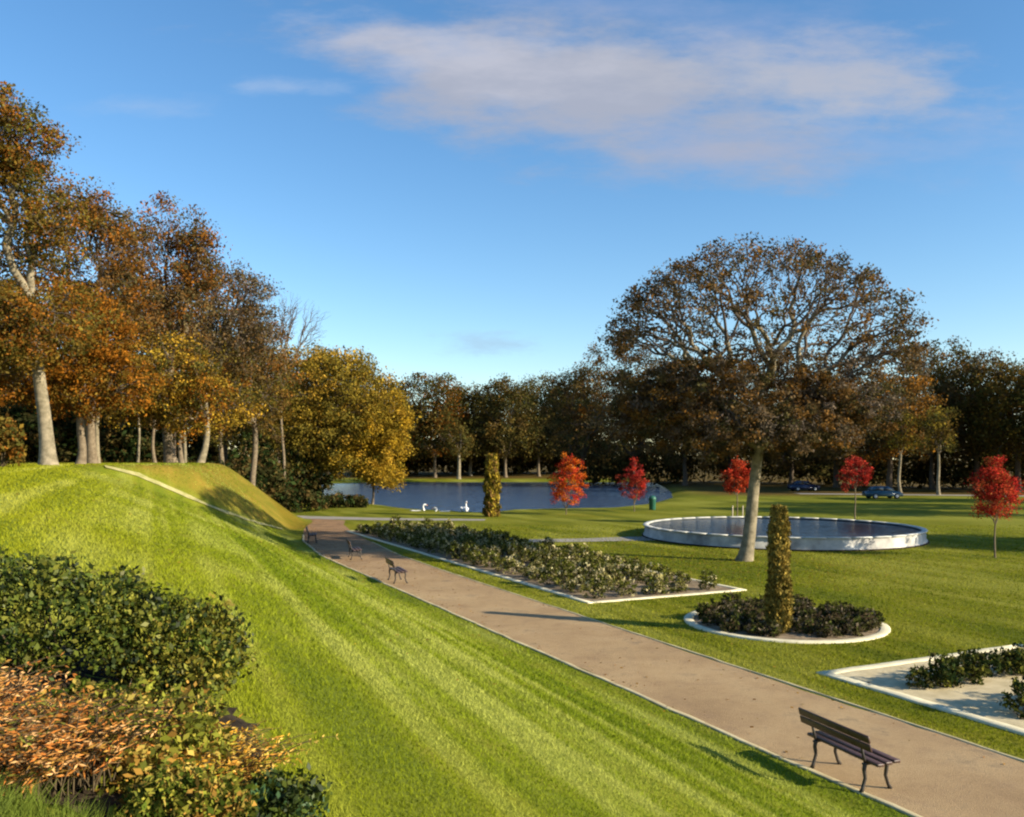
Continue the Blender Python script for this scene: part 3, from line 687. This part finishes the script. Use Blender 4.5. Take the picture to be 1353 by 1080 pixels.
# ------------------------------------------------------------------ round basin
BX, BY, BR = 16.2, 52.8, 8.2
b = empty('round_basin', (BX, BY, 0)); tag(b, 'large round pond basin with pale rendered wall and stone rim behind the domed tree', 'basin')
mb = MB(); mb.lathe([(BR-.04, -.1), (BR-.05, .10), (BR-.12, .12), (BR-.14, .64), (BR-.34, .64)], 96); mb.build('wall', M_WALL, b)
mb = MB(); mb.lathe([(BR-.341, .64), (BR-.37, .2)], 96); mb.build('lining', simple_mat('stained_lining', (.03, .04, .05), (.09, .10, .11), 2, .8, .3, .2), b)
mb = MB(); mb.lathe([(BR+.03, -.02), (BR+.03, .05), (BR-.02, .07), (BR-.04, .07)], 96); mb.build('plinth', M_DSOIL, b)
mb = MB()
nb = 40
for k in range(nb):     # coping stones, butted with thin joints
    a0 = 2*math.pi*k/nb+.006; a1 = 2*math.pi*(k+1)/nb-.006; V = []
    for t in range(4):
        a_ = a0+(a1-a0)*t/3
        for r_, z_ in ((BR-.38, .642), (BR-.06, .642), (BR-.04, .67), (BR-.07, .70), (BR-.35, .70), (BR-.38, .67)): V.append((r_*math.cos(a_), r_*math.sin(a_), z_))
    fs = [[t*6+i, t*6+(i+1) % 6, (t+1)*6+(i+1) % 6, (t+1)*6+i] for t in range(3) for i in range(6)]+[[5, 4, 3, 2, 1, 0], [18+i for i in range(6)]]
    mb.add(V, fs)
mb.build('coping', M_COPE, b)
def water_mat(name, tint_, rough, bump, scale, dist):
    m, nt, out = new_mat(name)
    pos = N(nt, 'ShaderNodeNewGeometry').outputs['Position']
    mp = N(nt, 'ShaderNodeMapping'); mp.inputs['Scale'].default_value = (1, .55, 1); nt.links.new(pos, mp.inputs[0])
    p = N(nt, 'ShaderNodeBsdfPrincipled'); p.inputs['Base Color'].default_value = (*tint_, 1); p.inputs['Roughness'].default_value = rough
    p.inputs['IOR'].default_value = 1.333; p.inputs['Specular IOR Level'].default_value = .5
    bp = N(nt, 'ShaderNodeBump'); bp.inputs['Strength'].default_value = bump; bp.inputs['Distance'].default_value = dist
    nt.links.new(noise(nt, mp.outputs[0], scale, 4, .6), bp.inputs['Height']); nt.links.new(bp.outputs[0], p.inputs['Normal'])
    nt.links.new(p.outputs[0], out.inputs[0]); return m
M_POND = water_mat('pond_water', (.014, .021, .034), .12, .8, 2.2, .12)
mb = MB(); mb.lathe([(.01, .56), (3, .56), (6, .56), (BR-.345, .56)], 72); mb.build('water', M_POND, b)
strip('path', [(BX-BR-.1, 52.9), (4, 51.6), (1.0, 51.0)], [(BX-BR+.35, 50.4), (4, 49.6), (1.0, 49.2)], M_APRON, lift=.016, wob=.04)

# ------------------------------------------------------------------ lake
M_LAKE = water_mat('lake_water', (.035, .062, .115), .2, 1.0, .8, .6)
cl = LAKE.mean(0); big = cl+(LAKE-cl)*1.12
tag(np_mesh('lake', np.column_stack([big, np.full(len(big), -.42)]), [list(range(len(big)))], M_LAKE), kind='structure')

def swan(label, px, py, heading, neck_up=1.0, sc=1.0):
    d = 5.15*F/(py-HY)
    root = empty('swan', (wx(px, d), d, -.42), heading); tag(root, label, 'swan', 'white swans on the lake'); root.scale = (sc,)*3
    mb = MB()
    path = [(-.80, 0, .34), (-.66, 0, .24), (-.42, 0, .19), (-.05, 0, .19), (.28, 0, .20), (.44, 0, .28), (.46, 0, .42), (.40, 0, .58*neck_up+.02), (.38, 0, .74*neck_up), (.43, 0, .86*neck_up), (.52, 0, .89*neck_up), (.60, 0, .86*neck_up), (.66, 0, .84*neck_up)]
    rad = [.02, (.13, .08), (.24, .19), (.29, .24), (.22, .19), (.12, .13), .075, .06, .055, .06, .065, .05, .02]
    mb.tube(path, rad, 14); mb.build('body', M_WHITE, root, True)
    mb = MB(); mb.tube([(.645, 0, .845*neck_up), (.72, 0, .815*neck_up), (.77, 0, .80*neck_up)], [.032, .028, .012], 8); mb.build('bill', M_BILL, root, True)
    for sy in (-1, 1):
        mb = MB(); mb.tube([(-.72, sy*.08, .40), (-.5, sy*.17, .37), (-.2, sy*.235, .33), (.1, sy*.22, .29), (.24, sy*.14, .25)], [(.03, .02), (.09, .05), (.14, .07), (.12, .06), .02], 10); mb.build('wing', M_WHITE, root, True)
    return root
swan('white swan swimming apart, rightmost of the three by the yellow column shrub', 614, 676, -1.25, 1.0, 1.15)
swan('white swan with raised neck, leftmost of the three on the lake', 553, 680, .2, 1.0, 1.1)
swan('white swan with lowered neck, middle of the three on the lake', 583, 681, 3.0, .75, 1.1)

# ------------------------------------------------------------------ benches
def make_bench():
    """x along the bench, +y is the sitter's front"""
    root = empty('park_bench', (0, 0, 0))
    L = 1.52
    tilt = math.radians(-3)
    from mathutils import Matrix
    R1 = Matrix.Rotation(tilt, 3, 'X')
    mb = MB()
    for k in range(3): mb.box((0, .02+k*.145, .445+.012*k), (L, .125, .045), R1, .008)
    mb.build('seat', M_WOOD, root)
    R2 = Matrix.Rotation(math.radians(14), 3, 'X')
    mb = MB()
    for k in range(2): mb.box((0, -.155-.03*k, .70+.125*k), (L, .034, .112), R2, .008)
    mb.build('backrest', M_WOOD, root)
    for sx in (-.53, .53):
        mb = MB(); mb.tube([(sx, -.05, .42), (sx, -.075, .33), (sx, -.055, .2), (sx, -.10, .06), (sx, -.13, .0)], [.03, .03, .025, .025, .034], 8); mb.build('leg', M_IRON, root, True)
        mb = MB(); mb.tube([(sx, .29, .42), (sx, .335, .34), (sx, .31, .2), (sx, .36, .06), (sx, .40, .0)], [.03, .03, .025, .025, .034], 8); mb.build('leg', M_IRON, root, True)
        mb = MB(); mb.box((sx, .13, .405), (.05, .46, .03), None, .005); mb.build('seat_bracket', M_IRON, root)
        mb = MB(); mb.tube([(sx, -.05, .40), (sx, -.095, .55), (sx, -.17, .86)], [.024, .02, .016], 8); mb.build('back_support', M_IRON, root, True)
    return root
bench0 = make_bench()
ang = math.atan2(U[1], U[0])+math.pi     # local +y then faces the path
blabs = ['dark slatted park bench with iron legs nearest the camera, on the path edge', 'dark park bench at the path edge, second from the camera', 'small dark park bench far along the path, third from the camera', 'tiny dark park bench at the far end of the path before the mound']
bl = [(4.93, 12.98), (-4.55, 33.6), (-7.6, 41.4), (-11.45, 49.3)]
for i, (x, y) in enumerate(bl):
    o = bench0 if i == 0 else copy_tree(bench0, (0, 0, 0), 0, (1, 1, 1))
    o.location = (x, y, .012); o.rotation_euler = (0, 0, ang-.10 if i < 2 else ang-.08*i)
    tag(o, blabs[i], 'bench', 'benches along the path')

# ------------------------------------------------------------------ small things by the lake and the far road
d = EYE*F/(674-HY)
bn = empty('litter_bin', (wx(862, d), d, 0)); tag(bn, 'green litter bin on the lawn beside the crimson maple by the lake', 'litter bin')
mb = MB(); mb.lathe([(.01, .0), (.27, .0), (.30, .06), (.33, .95), (.35, .98), (.01, .985)], 20); mb.build('body', M_GREEN, bn)
mb = MB(); mb.lathe([(.36, .99), (.37, 1.05), (.30, 1.2), (.14, 1.3), (.01, 1.32)], 20); mb.build('lid', M_GREEN, bn, True)
X, Y = wx(405, 118), 118
rk = None
bush('grey_shrub', 'grey leafless rounded shrub at the left end of the lake', wx(404, 108), 108, 1.9, 1.5, 3.0, 160, 20, .2, [(.17, .155, .16), (.11, .10, .105), (.23, .21, .21)], .4)
bush('evergreen_shrub', 'dark low evergreen shrub in the hollow below the grassy mound', wx(385, 98), 98, 3.6, 3.0, 2.6, 150, 22, .26, EVER+DARK, .6)
bush('evergreen_shrub', 'dark low hedge shrub between the lake and the end of the path', wx(445, 84), 84, 3.4, 1.3, 1.1, 130, 22, .2, EVER+DARK, .4)
bush('evergreen_shrub', 'dark green shrub on the shaded side of the mound', wx(398, 78), 78, 2.4, 2.0, 1.9, 120, 22, .2, EVER+DARK, .45)

def car(label, px, base_py, mat, rz):
    d = EYE*F/(base_py-HY)
    root = empty('parked_car', (wx(px, d), d, gz(wx(px, d), d)), rz); tag(root, label, 'car', 'cars parked at the foot of the right wood')
    prof = [(-2.05, .28), (-2.1, .55), (-2.05, .84), (-1.6, .92), (-1.05, .95), (1.05, .93), (1.75, .82), (2.05, .66), (2.1, .4), (2.05, .28)]
    def ext(pr, w0, w1, z0, z1):
        V = []; n = len(pr)
        for sy in (-1, 1):
            for x, z in pr: V.append((x, sy*(w0+(w1-w0)*(z-z0)/(z1-z0)), z))
        return V, [[i, (i+1) % n, n+(i+1) % n, n+i] for i in range(n)]+[list(range(n-1, -1, -1)), list(range(n, 2*n))]
    mb = MB(); mb.add(*ext(prof, .86, .80, .28, .95))
    mb.add(*ext([(-1.62, .955), (-1.15, 1.40), (-.85, 1.46), (.25, 1.45), (.5, 1.40), (1.15, .935)], .76, .60, .93, 1.46)); mb.build('body', mat, root)
    for sy in (-1, 1):
        for pr in ([(-1.38, .99), (-1.05, 1.36), (-.3, 1.385), (-.3, .99)], [(-.22, .99), (-.22, 1.385), (.35, 1.36), (.88, .99)]):
            w = lambda z: .76+(.60-.76)*(z-.93)/.53+.004
            V = [(x, sy*w(z), z) for x, z in pr]+[(x, sy*(w(z)-.003), z) for x, z in pr]
            mb = MB(); mb.add(V, [[0, 1, 2, 3], [7, 6, 5, 4], [0, 4, 5, 1], [1, 5, 6, 2], [2, 6, 7, 3], [3, 7, 4, 0]]); mb.build('window', M_GLASS, root)
        for wxx in (-1.3, 1.32):
            mb = MB(); mb.tube([(wxx, sy*.66, .32), (wxx, sy*.69, .32), (wxx, sy*.87, .32), (wxx, sy*.885, .32)], [.30, .32, .32, .29], 20); wl = mb.build('wheel', M_TYRE, root)
            mb = MB(); mb.tube([(wxx, sy*.886, .32), (wxx, sy*.893, .32)], [.2, .18], 16); mb.build('rim', M_CARG, wl)
    return root
car('dark blue car parked behind the golden column under the trees', 1062, 649, M_CARB, .15)
car('teal car parked right of the crimson maple behind the basin', 1166, 659, M_CART, .1)
strip('road', [(38, 118), (60, 112), (110, 100)], [(38, 114.5), (60, 108.5), (110, 96.5)], M_APRON, lift=.012, wob=.03)

# ------------------------------------------------------------------ foreground planting beside the photographer
pts = np.array([(-4.6, 3.75), (-.95, 3.75), (-1.12, 4.25), (-1.55, 5.35), (-1.75, 6.3), (-2.6, 7.0), (-5.2, 7.0)])
mb = MB(); g = []
res = .12; xs = np.arange(-5.3, -.5, res); ys = np.arange(2.1, 7.1, res); XX, YY = np.meshgrid(xs, ys)
ins = poly_dist(XX.ravel(), YY.ravel(), pts).reshape(XX.shape)+RNG.normal(0, .05, XX.shape) < 0
idx = -np.ones(XX.shape, int); V = []
ZZ = height(XX, YY)+.02+RNG.normal(0, .015, XX.shape)
for j in range(len(ys)):
    for i in range(len(xs)): idx[j, i] = len(V); V.append((XX[j, i], YY[j, i], ZZ[j, i]))
fs = [[idx[j, i], idx[j, i+1], idx[j+1, i+1], idx[j+1, i]] for j in range(len(ys)-1) for i in range(len(xs)-1) if ins[j, i] and ins[j, i+1] and ins[j+1, i] and ins[j+1, i+1]]
tag(np_mesh('soil', np.array(V), fs, M_DSOIL, smooth=True), kind='structure')
def P2(px, d): return wx(px, d), d
EV2 = [(.04, .06, .009), (.065, .09, .012), (.10, .12, .016), (.02, .03, .009), (.16, .16, .022)]
x, y = P2(60, 6.0); bush('evergreen_shrub', 'large dark green leafy shrub filling the left foreground', x, y, .80, .65, .80, 480, 38, .025, EV2, .12, mat=M_GLEAF, stems=30, up=.6, shell=.6)
x, y = P2(235, 6.15); bush('evergreen_shrub', 'olive green leafy shrub leaning right of the large dark foreground shrub', x, y, .44, .45, .72, 330, 36, .025, EV2[1:]+[(.17, .16, .02), (.20, .16, .02)], .12, mat=M_GLEAF, stems=24, up=.7, shell=.5)
def fronds(name, label, X, Y, r_, h, n, cols, cat, leaf=.019, arch=.9):
    """arching dry fronds: each a curved stem carrying two rows of narrow leaflets"""
    z0 = gz(X, Y); root = empty(name, (X, Y, z0)); tag(root, label, cat)
    V = []; T = []; sk = Skel(); cols = np.array(cols)
    for k in range(n):
        th = random.random()*6.283; b = np.array([r_*.6*random.random()*math.cos(th*3), r_*.6*random.random()*math.sin(th*3), 0.])
        L = h*random.uniform(.7, 1.25); out = np.array([math.cos(th), math.sin(th), 0])
        q = np.linspace(0, 1, 9)[:, None]
        pts_ = b+out*(q**1.3)*L*arch*random.uniform(.3, 1)+np.array([0, 0, 1.])*(q-.42*q**2.6)*L
        sk.seg(pts_, .005, .0015)
        c = cols[random.randrange(len(cols))]*random.uniform(.7, 1.35); side = np.array([-out[1], out[0], 0])
        for i in range(2, 9):
            for sg in (-1, 1):
                p = pts_[i]; l = leaf*(4.2-.3*i)*random.uniform(.7, 1.3); w_ = leaf*.24
                dirv = side*sg+out*.5+RNG.normal(0, .35, 3); dirv /= np.linalg.norm(dirv); per_ = np.cross(dirv, RNG.normal(0, 1, 3)); per_ /= np.linalg.norm(per_)
                V += [p, p+dirv*l*.45+per_*w_, p+dirv*l, p+dirv*l*.45-per_*w_]; T += [c*random.uniform(.75, 1.25)]*4
    V = np.array(V); np_mesh('foliage', V, np.arange(len(V)).reshape(-1, 4), M_LEAF, root, tint=np.array(T))
    SV, SF = sk.mesh(); np_mesh('stem', SV, SF, M_STEM, root, smooth=True)
    return root
BRK = [(.52, .21, .05), (.58, .27, .075), (.45, .16, .035), (.62, .36, .15), (.36, .19, .04)]
x, y = P2(55, 4.05); fronds('bracken_clump', 'orange brown dying bracken clump at the lower left corner', x, y, .55, .44, 640, BRK+[(.16, .16, .03)], 'fern')
x, y = P2(-60, 4.3); fronds('bracken_clump', 'orange brown bracken half out of the left edge', x, y, .4, .42, 260, BRK, 'fern')
YG = [(.21, .22, .03), (.28, .26, .04), (.15, .16, .02), (.36, .27, .06), (.10, .11, .02), (.34, .19, .04)]
x, y = P2(200, 4.45); bush('leafy_plant', 'yellow green leafy plant between the bracken and the amber plant', x, y, .40, .36, .50, 230, 20, .026, YG, .10, mat=M_LEAF, stems=18, up=.6, cat='plant')
x, y = P2(285, 4.55); fronds('amber_plant', 'amber yellow withering plant at the right of the foreground bed', x, y, .34, .42, 380, [(.60, .32, .04), (.52, .24, .04), (.40, .30, .04), (.64, .42, .10)], 'plant', .019)
x, y = P2(120, 4.75); bush('leafy_plant', 'small green plant at the foot of the large dark shrub', x, y, .3, .26, .34, 130, 30, .024, YG[2:]+EV2[:2], .08, stems=12, up=.6, cat='plant')
x, y = P2(365, 4.25); bush('evergreen_shrub', 'small dark green shrub at the lawn corner of the foreground bed', x, y, .22, .2, .3, 130, 30, .022, EV2+[(.04, .08, .03)], .07, mat=M_GLEAF, stems=10, up=.6)
x, y = P2(235, 3.85); bush('leafy_plant', 'low olive plant in front of the amber plant', x, y, .3, .2, .3, 130, 30, .022, YG+EV2[:2], .08, stems=10, up=.6, cat='plant')

# ------------------------------------------------------------------ grass blades on the near lawn
def blade_field(n):
    # distances drawn so that density falls with distance from the camera
    d = 2.9*np.exp(RNG.random(n)*math.log(66/2.9)); px = RNG.uniform(-60, 1413, n)
    X = (px-HX)/F*d; Y = d
    s, t = st(X, Y)
    ok = (s > .10) | (s < -3.42)
    ok &= poly_dist(X, Y, pts) > .02
    for C_, V_, W_, w_, l_ in ((C1, V1, W1, 6.4, 31), (C3, V3, W3, 6.6, 13)):
        a_ = (X-C_[0])*V_[0]+(Y-C_[1])*V_[1]; b_ = (X-C_[0])*W_[0]+(Y-C_[1])*W_[1]
        ok &= ~((a_ > -.17) & (a_ < w_+.17) & (b_ > -.17) & (b_ < l_+.17))
    ok &= np.hypot(X-CX, Y-CY) > 2.86
    ok &= np.hypot(X-BX, Y-BY) > BR+.1
    ok &= (Y < 44) | (s > toe(t)+.2) | (s < -9)
    ok &= (Y < 62)
    X, Y, d, s, t = X[ok], Y[ok], d[ok], s[ok], t[ok]; n = len(X); Z = height(X, Y)
    h = (.018+.024*RNG.random(n))*np.clip(d/9, .8, 1.5); h = np.where(d < 3.9, h*2.6, h); h = np.where((s > 8.6) & (d < 9.5), h*1.7, h)
    w = .0032*np.clip(d/4, 1, 12)
    th = RNG.random(n)*6.283; ln = RNG.normal(0, .55, (n, 2))*h[:, None]
    bx, by = np.cos(th)*w, np.sin(th)*w
    V = np.stack([np.stack([X-bx, Y-by, Z-.004], 1), np.stack([X+bx, Y+by, Z-.004], 1), np.stack([X+ln[:, 0], Y+ln[:, 1], Z+h], 1)], 1).reshape(-1, 3)
    pal = np.array([(.10, .14, .014), (.13, .165, .018), (.16, .18, .025), (.085, .12, .014), (.19, .18, .035)])
    q = streaks(s, t)[:, None]; y_ = np.clip((s-6)/6, 0, 1)[:, None]
    lo, mi_, hi = np.array([(.125, .175, .010)]), np.array([(.215, .265, .016)]), np.array([(.36, .385, .08)])
    c = np.where(q < .45, lo+(mi_-lo)*np.clip((q-.22)/.23, 0, 1), mi_+(hi-mi_)*np.clip((q-.45)/.25, 0, 1))
    c = c*(1-.45*y_)+np.array([(.40, .36, .02)])*.45*y_
    c = np.where((s < -2)[:, None], c*np.array([(.80, .74, .5)]), c)
    c = c*(1+RNG.normal(0, .08, (n, 1)))
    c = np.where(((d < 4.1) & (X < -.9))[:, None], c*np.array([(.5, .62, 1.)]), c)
    o = np_mesh('grass', V, np.arange(n*3).reshape(n, 3), M_BLADE, tint=np.repeat(np.clip(c, .01, 1), 3, 0))
    tag(o, 'short mown green grass covering the bank and lawn', 'grass', kind='stuff')
blade_field(340000)

def fallen(n):
    X = []; Y = []
    for (cx, cy, r_, k) in ((8, 41.5, 11, .34), (-13, 52, 9, .24), (-26, 46, 9, .16), (-24, 60, 8, .12), (3, 40, 14, .14), (-2, 22, 12, .06), (-10, 38, 8, .08), (12, 38, 9, .08)):
        m = int(n*k); rr = r_*RNG.random(m)**.6; th = RNG.random(m)*6.283; X.append(cx+rr*np.cos(th)); Y.append(cy+rr*np.sin(th)*.8)
    t_ = RNG.random(n//9)**.6*60; sd = RNG.integers(0, 2, len(t_)); s_ = np.where(sd, toe(t_)-np.abs(RNG.normal(.0, .4, len(t_))), -3.3+np.abs(RNG.normal(0, .35, len(t_)))); a_, b_ = xy(s_, t_); X.append(a_); Y.append(b_)
    X = np.concatenate(X); Y = np.concatenate(Y); ok = np.hypot(X-BX, Y-BY) > BR+.05; X, Y = X[ok], Y[ok]
    Z = height(X, Y)+.022; C = np.stack([X, Y, Z], 1)
    V, Fq, T = leaves(C, 1, .01, .055, [(.26, .11, .02), (.32, .17, .03), (.18, .08, .025), (.22, .16, .05)], flat=.3, long=1.2)
    V[:, 2] = np.repeat(Z, 4)+(V[:, 2]-np.repeat(Z, 4))*.25
    tag(np_mesh('fallen_leaves', V, Fq, M_LEAF, tint=T), 'fallen brown and orange leaves scattered over the lawn and path', 'leaf litter', kind='stuff')
fallen(11000)

# ------------------------------------------------------------------ light, sky
SUN_EL = math.radians(22)
hv = Vector((-.928, .372, 0)).normalized()
ld = Vector((hv.x*math.cos(SUN_EL), hv.y*math.cos(SUN_EL), -math.sin(SUN_EL)))
sl = bpy.data.lights.new('sun', 'SUN'); sl.energy = 5.0; sl.angle = math.radians(.5); sl.color = (1, .88, .66)
so = bpy.data.objects.new('sun', sl); link(so); so.rotation_euler = ld.to_track_quat('-Z', 'Y').to_euler()
w = bpy.data.worlds.new('World'); SC.world = w; w.use_nodes = True
nt = w.node_tree; nt.nodes.clear()
out = nt.nodes.new('ShaderNodeOutputWorld'); bg = nt.nodes.new('ShaderNodeBackground'); bg.inputs[1].default_value = .105
sky = nt.nodes.new('ShaderNodeTexSky'); sky.sky_type = 'NISHITA'; sky.sun_disc = False
sky.sun_elevation = SUN_EL; sky.sun_rotation = math.atan2(-hv.x, -hv.y); sky.air_density = 1.0; sky.dust_density = .3; sky.ozone_density = 2.2
tc = nt.nodes.new('ShaderNodeTexCoord'); sep = nt.nodes.new('ShaderNodeSeparateXYZ'); nt.links.new(tc.outputs['Generated'], sep.inputs[0])
def mth(op, a_, b_=None, c_=None):
    n = nt.nodes.new('ShaderNodeMath'); n.operation = op
    for i, v in enumerate((a_, b_, c_)):
        if v is None: continue
        if isinstance(v, (int, float)): n.inputs[i].default_value = v
        else: nt.links.new(v, n.inputs[i])
    return n.outputs[0]
ydir = mth('MAXIMUM', sep.outputs[1], .05)
uu = mth('DIVIDE', sep.outputs[0], ydir); vv = mth('DIVIDE', sep.outputs[2], ydir)
cmb = nt.nodes.new('ShaderNodeCombineXYZ'); nt.links.new(uu, cmb.inputs[0]); nt.links.new(vv, cmb.inputs[1])
def cloud(px, py, rx, ry, scale, stretch, tilt=0.0, soft=.35, seed=0.0):
    u0, v0 = (px-HX)/F, (HY-py)/F
    du = mth('SUBTRACT', uu, u0); dv = mth('ADD', mth('SUBTRACT', vv, v0), mth('MULTIPLY', du, tilt))
    e = mth('ADD', mth('POWER', mth('DIVIDE', du, rx/F), 2), mth('POWER', mth('DIVIDE', dv, ry/F), 2))
    e = mth('SUBTRACT', 1, mth('SQRT', e))
    mp = nt.nodes.new('ShaderNodeMapping'); mp.inputs['Scale'].default_value = (1, stretch, 1); mp.inputs['Location'].default_value = (seed, seed*.7, seed*.3)
    mp.inputs['Rotation'].default_value = (0, 0, tilt*.8); nt.links.new(cmb.outputs[0], mp.inputs[0])
    nz = noise(nt, mp.outputs[0], scale, 9, .62)
    q = mth('ADD', mth('MULTIPLY', e, .75), mth('MULTIPLY', mth('SUBTRACT', nz, .5), 2.1))
    mr = nt.nodes.new('ShaderNodeMapRange'); mr.interpolation_type = 'SMOOTHSTEP'; mr.inputs[1].default_value = .0; mr.inputs[2].default_value = soft
    nt.links.new(q, mr.inputs[0]); return mr.outputs[0], nz
col = sky.outputs[0]
hs = nt.nodes.new('ShaderNodeHueSaturation'); hs.inputs['Hue'].default_value = .5; hs.inputs['Saturation'].default_value = 1.22; hs.inputs['Value'].default_value = 1.0
nt.links.new(col, hs.inputs['Color']); col = hs.outputs[0]
for args, amt, c in (((760, 112, 480, 120, 4, 3.0, .12, .7, 1.3), .95, (2.0, 2.15, 2.65)), ((1070, 100, 280, 85, 5, 3.0, .10, .7, 4.1), .85, (2.4, 2.5, 2.9)), ((620, 75, 290, 60, 6, 3.2, .15, .9, 7.7), .6, (2.9, 2.95, 3.4)),
                     ((860, 15, 460, 70, 5, 3., .05, 1., 2.2), .5, (1.7, 2.1, 3.2)), ((1290, 190, 260, 70, 6, 3., .05, 1., 9.2), .45, (2.0, 2.4, 3.4)), ((380, 116, 90, 18, 9, 3., .0, .9, 5.5), .4, (2.4, 2.9, 3.8)),
                     ((180, 140, 130, 20, 9, 3., .0, 1., 3.5), .3, (2.2, 2.8, 3.8)), ((635, 458, 80, 22, 10, 3., .0, .6, 6.5), .6, (2.0, 2.9, 3.8)), ((930, 200, 300, 60, 6, 3., .1, 1., 8.8), .55, (1.9, 2.2, 3.1))):
    msk, nz = cloud(*args)
    col = mixc(nt, mth('MULTIPLY', msk, amt), col, c)
nt.links.new(col, bg.inputs[0]); nt.links.new(bg.outputs[0], out.inputs[0])

# ------------------------------------------------------------------ render settings
vs = SC.view_settings; vs.view_transform = 'Standard'; vs.look = 'None'; vs.gamma = 1; vs.exposure = 1.0; vs.use_curve_mapping = False
SC.render.engine = 'CYCLES'
SC.cycles.max_bounces = 5; SC.cycles.diffuse_bounces = 3; SC.cycles.glossy_bounces = 3; SC.cycles.transmission_bounces = 3
SC.cycles.caustics_reflective = False; SC.cycles.caustics_refractive = False
SC.cycles.filter_width = 2.2
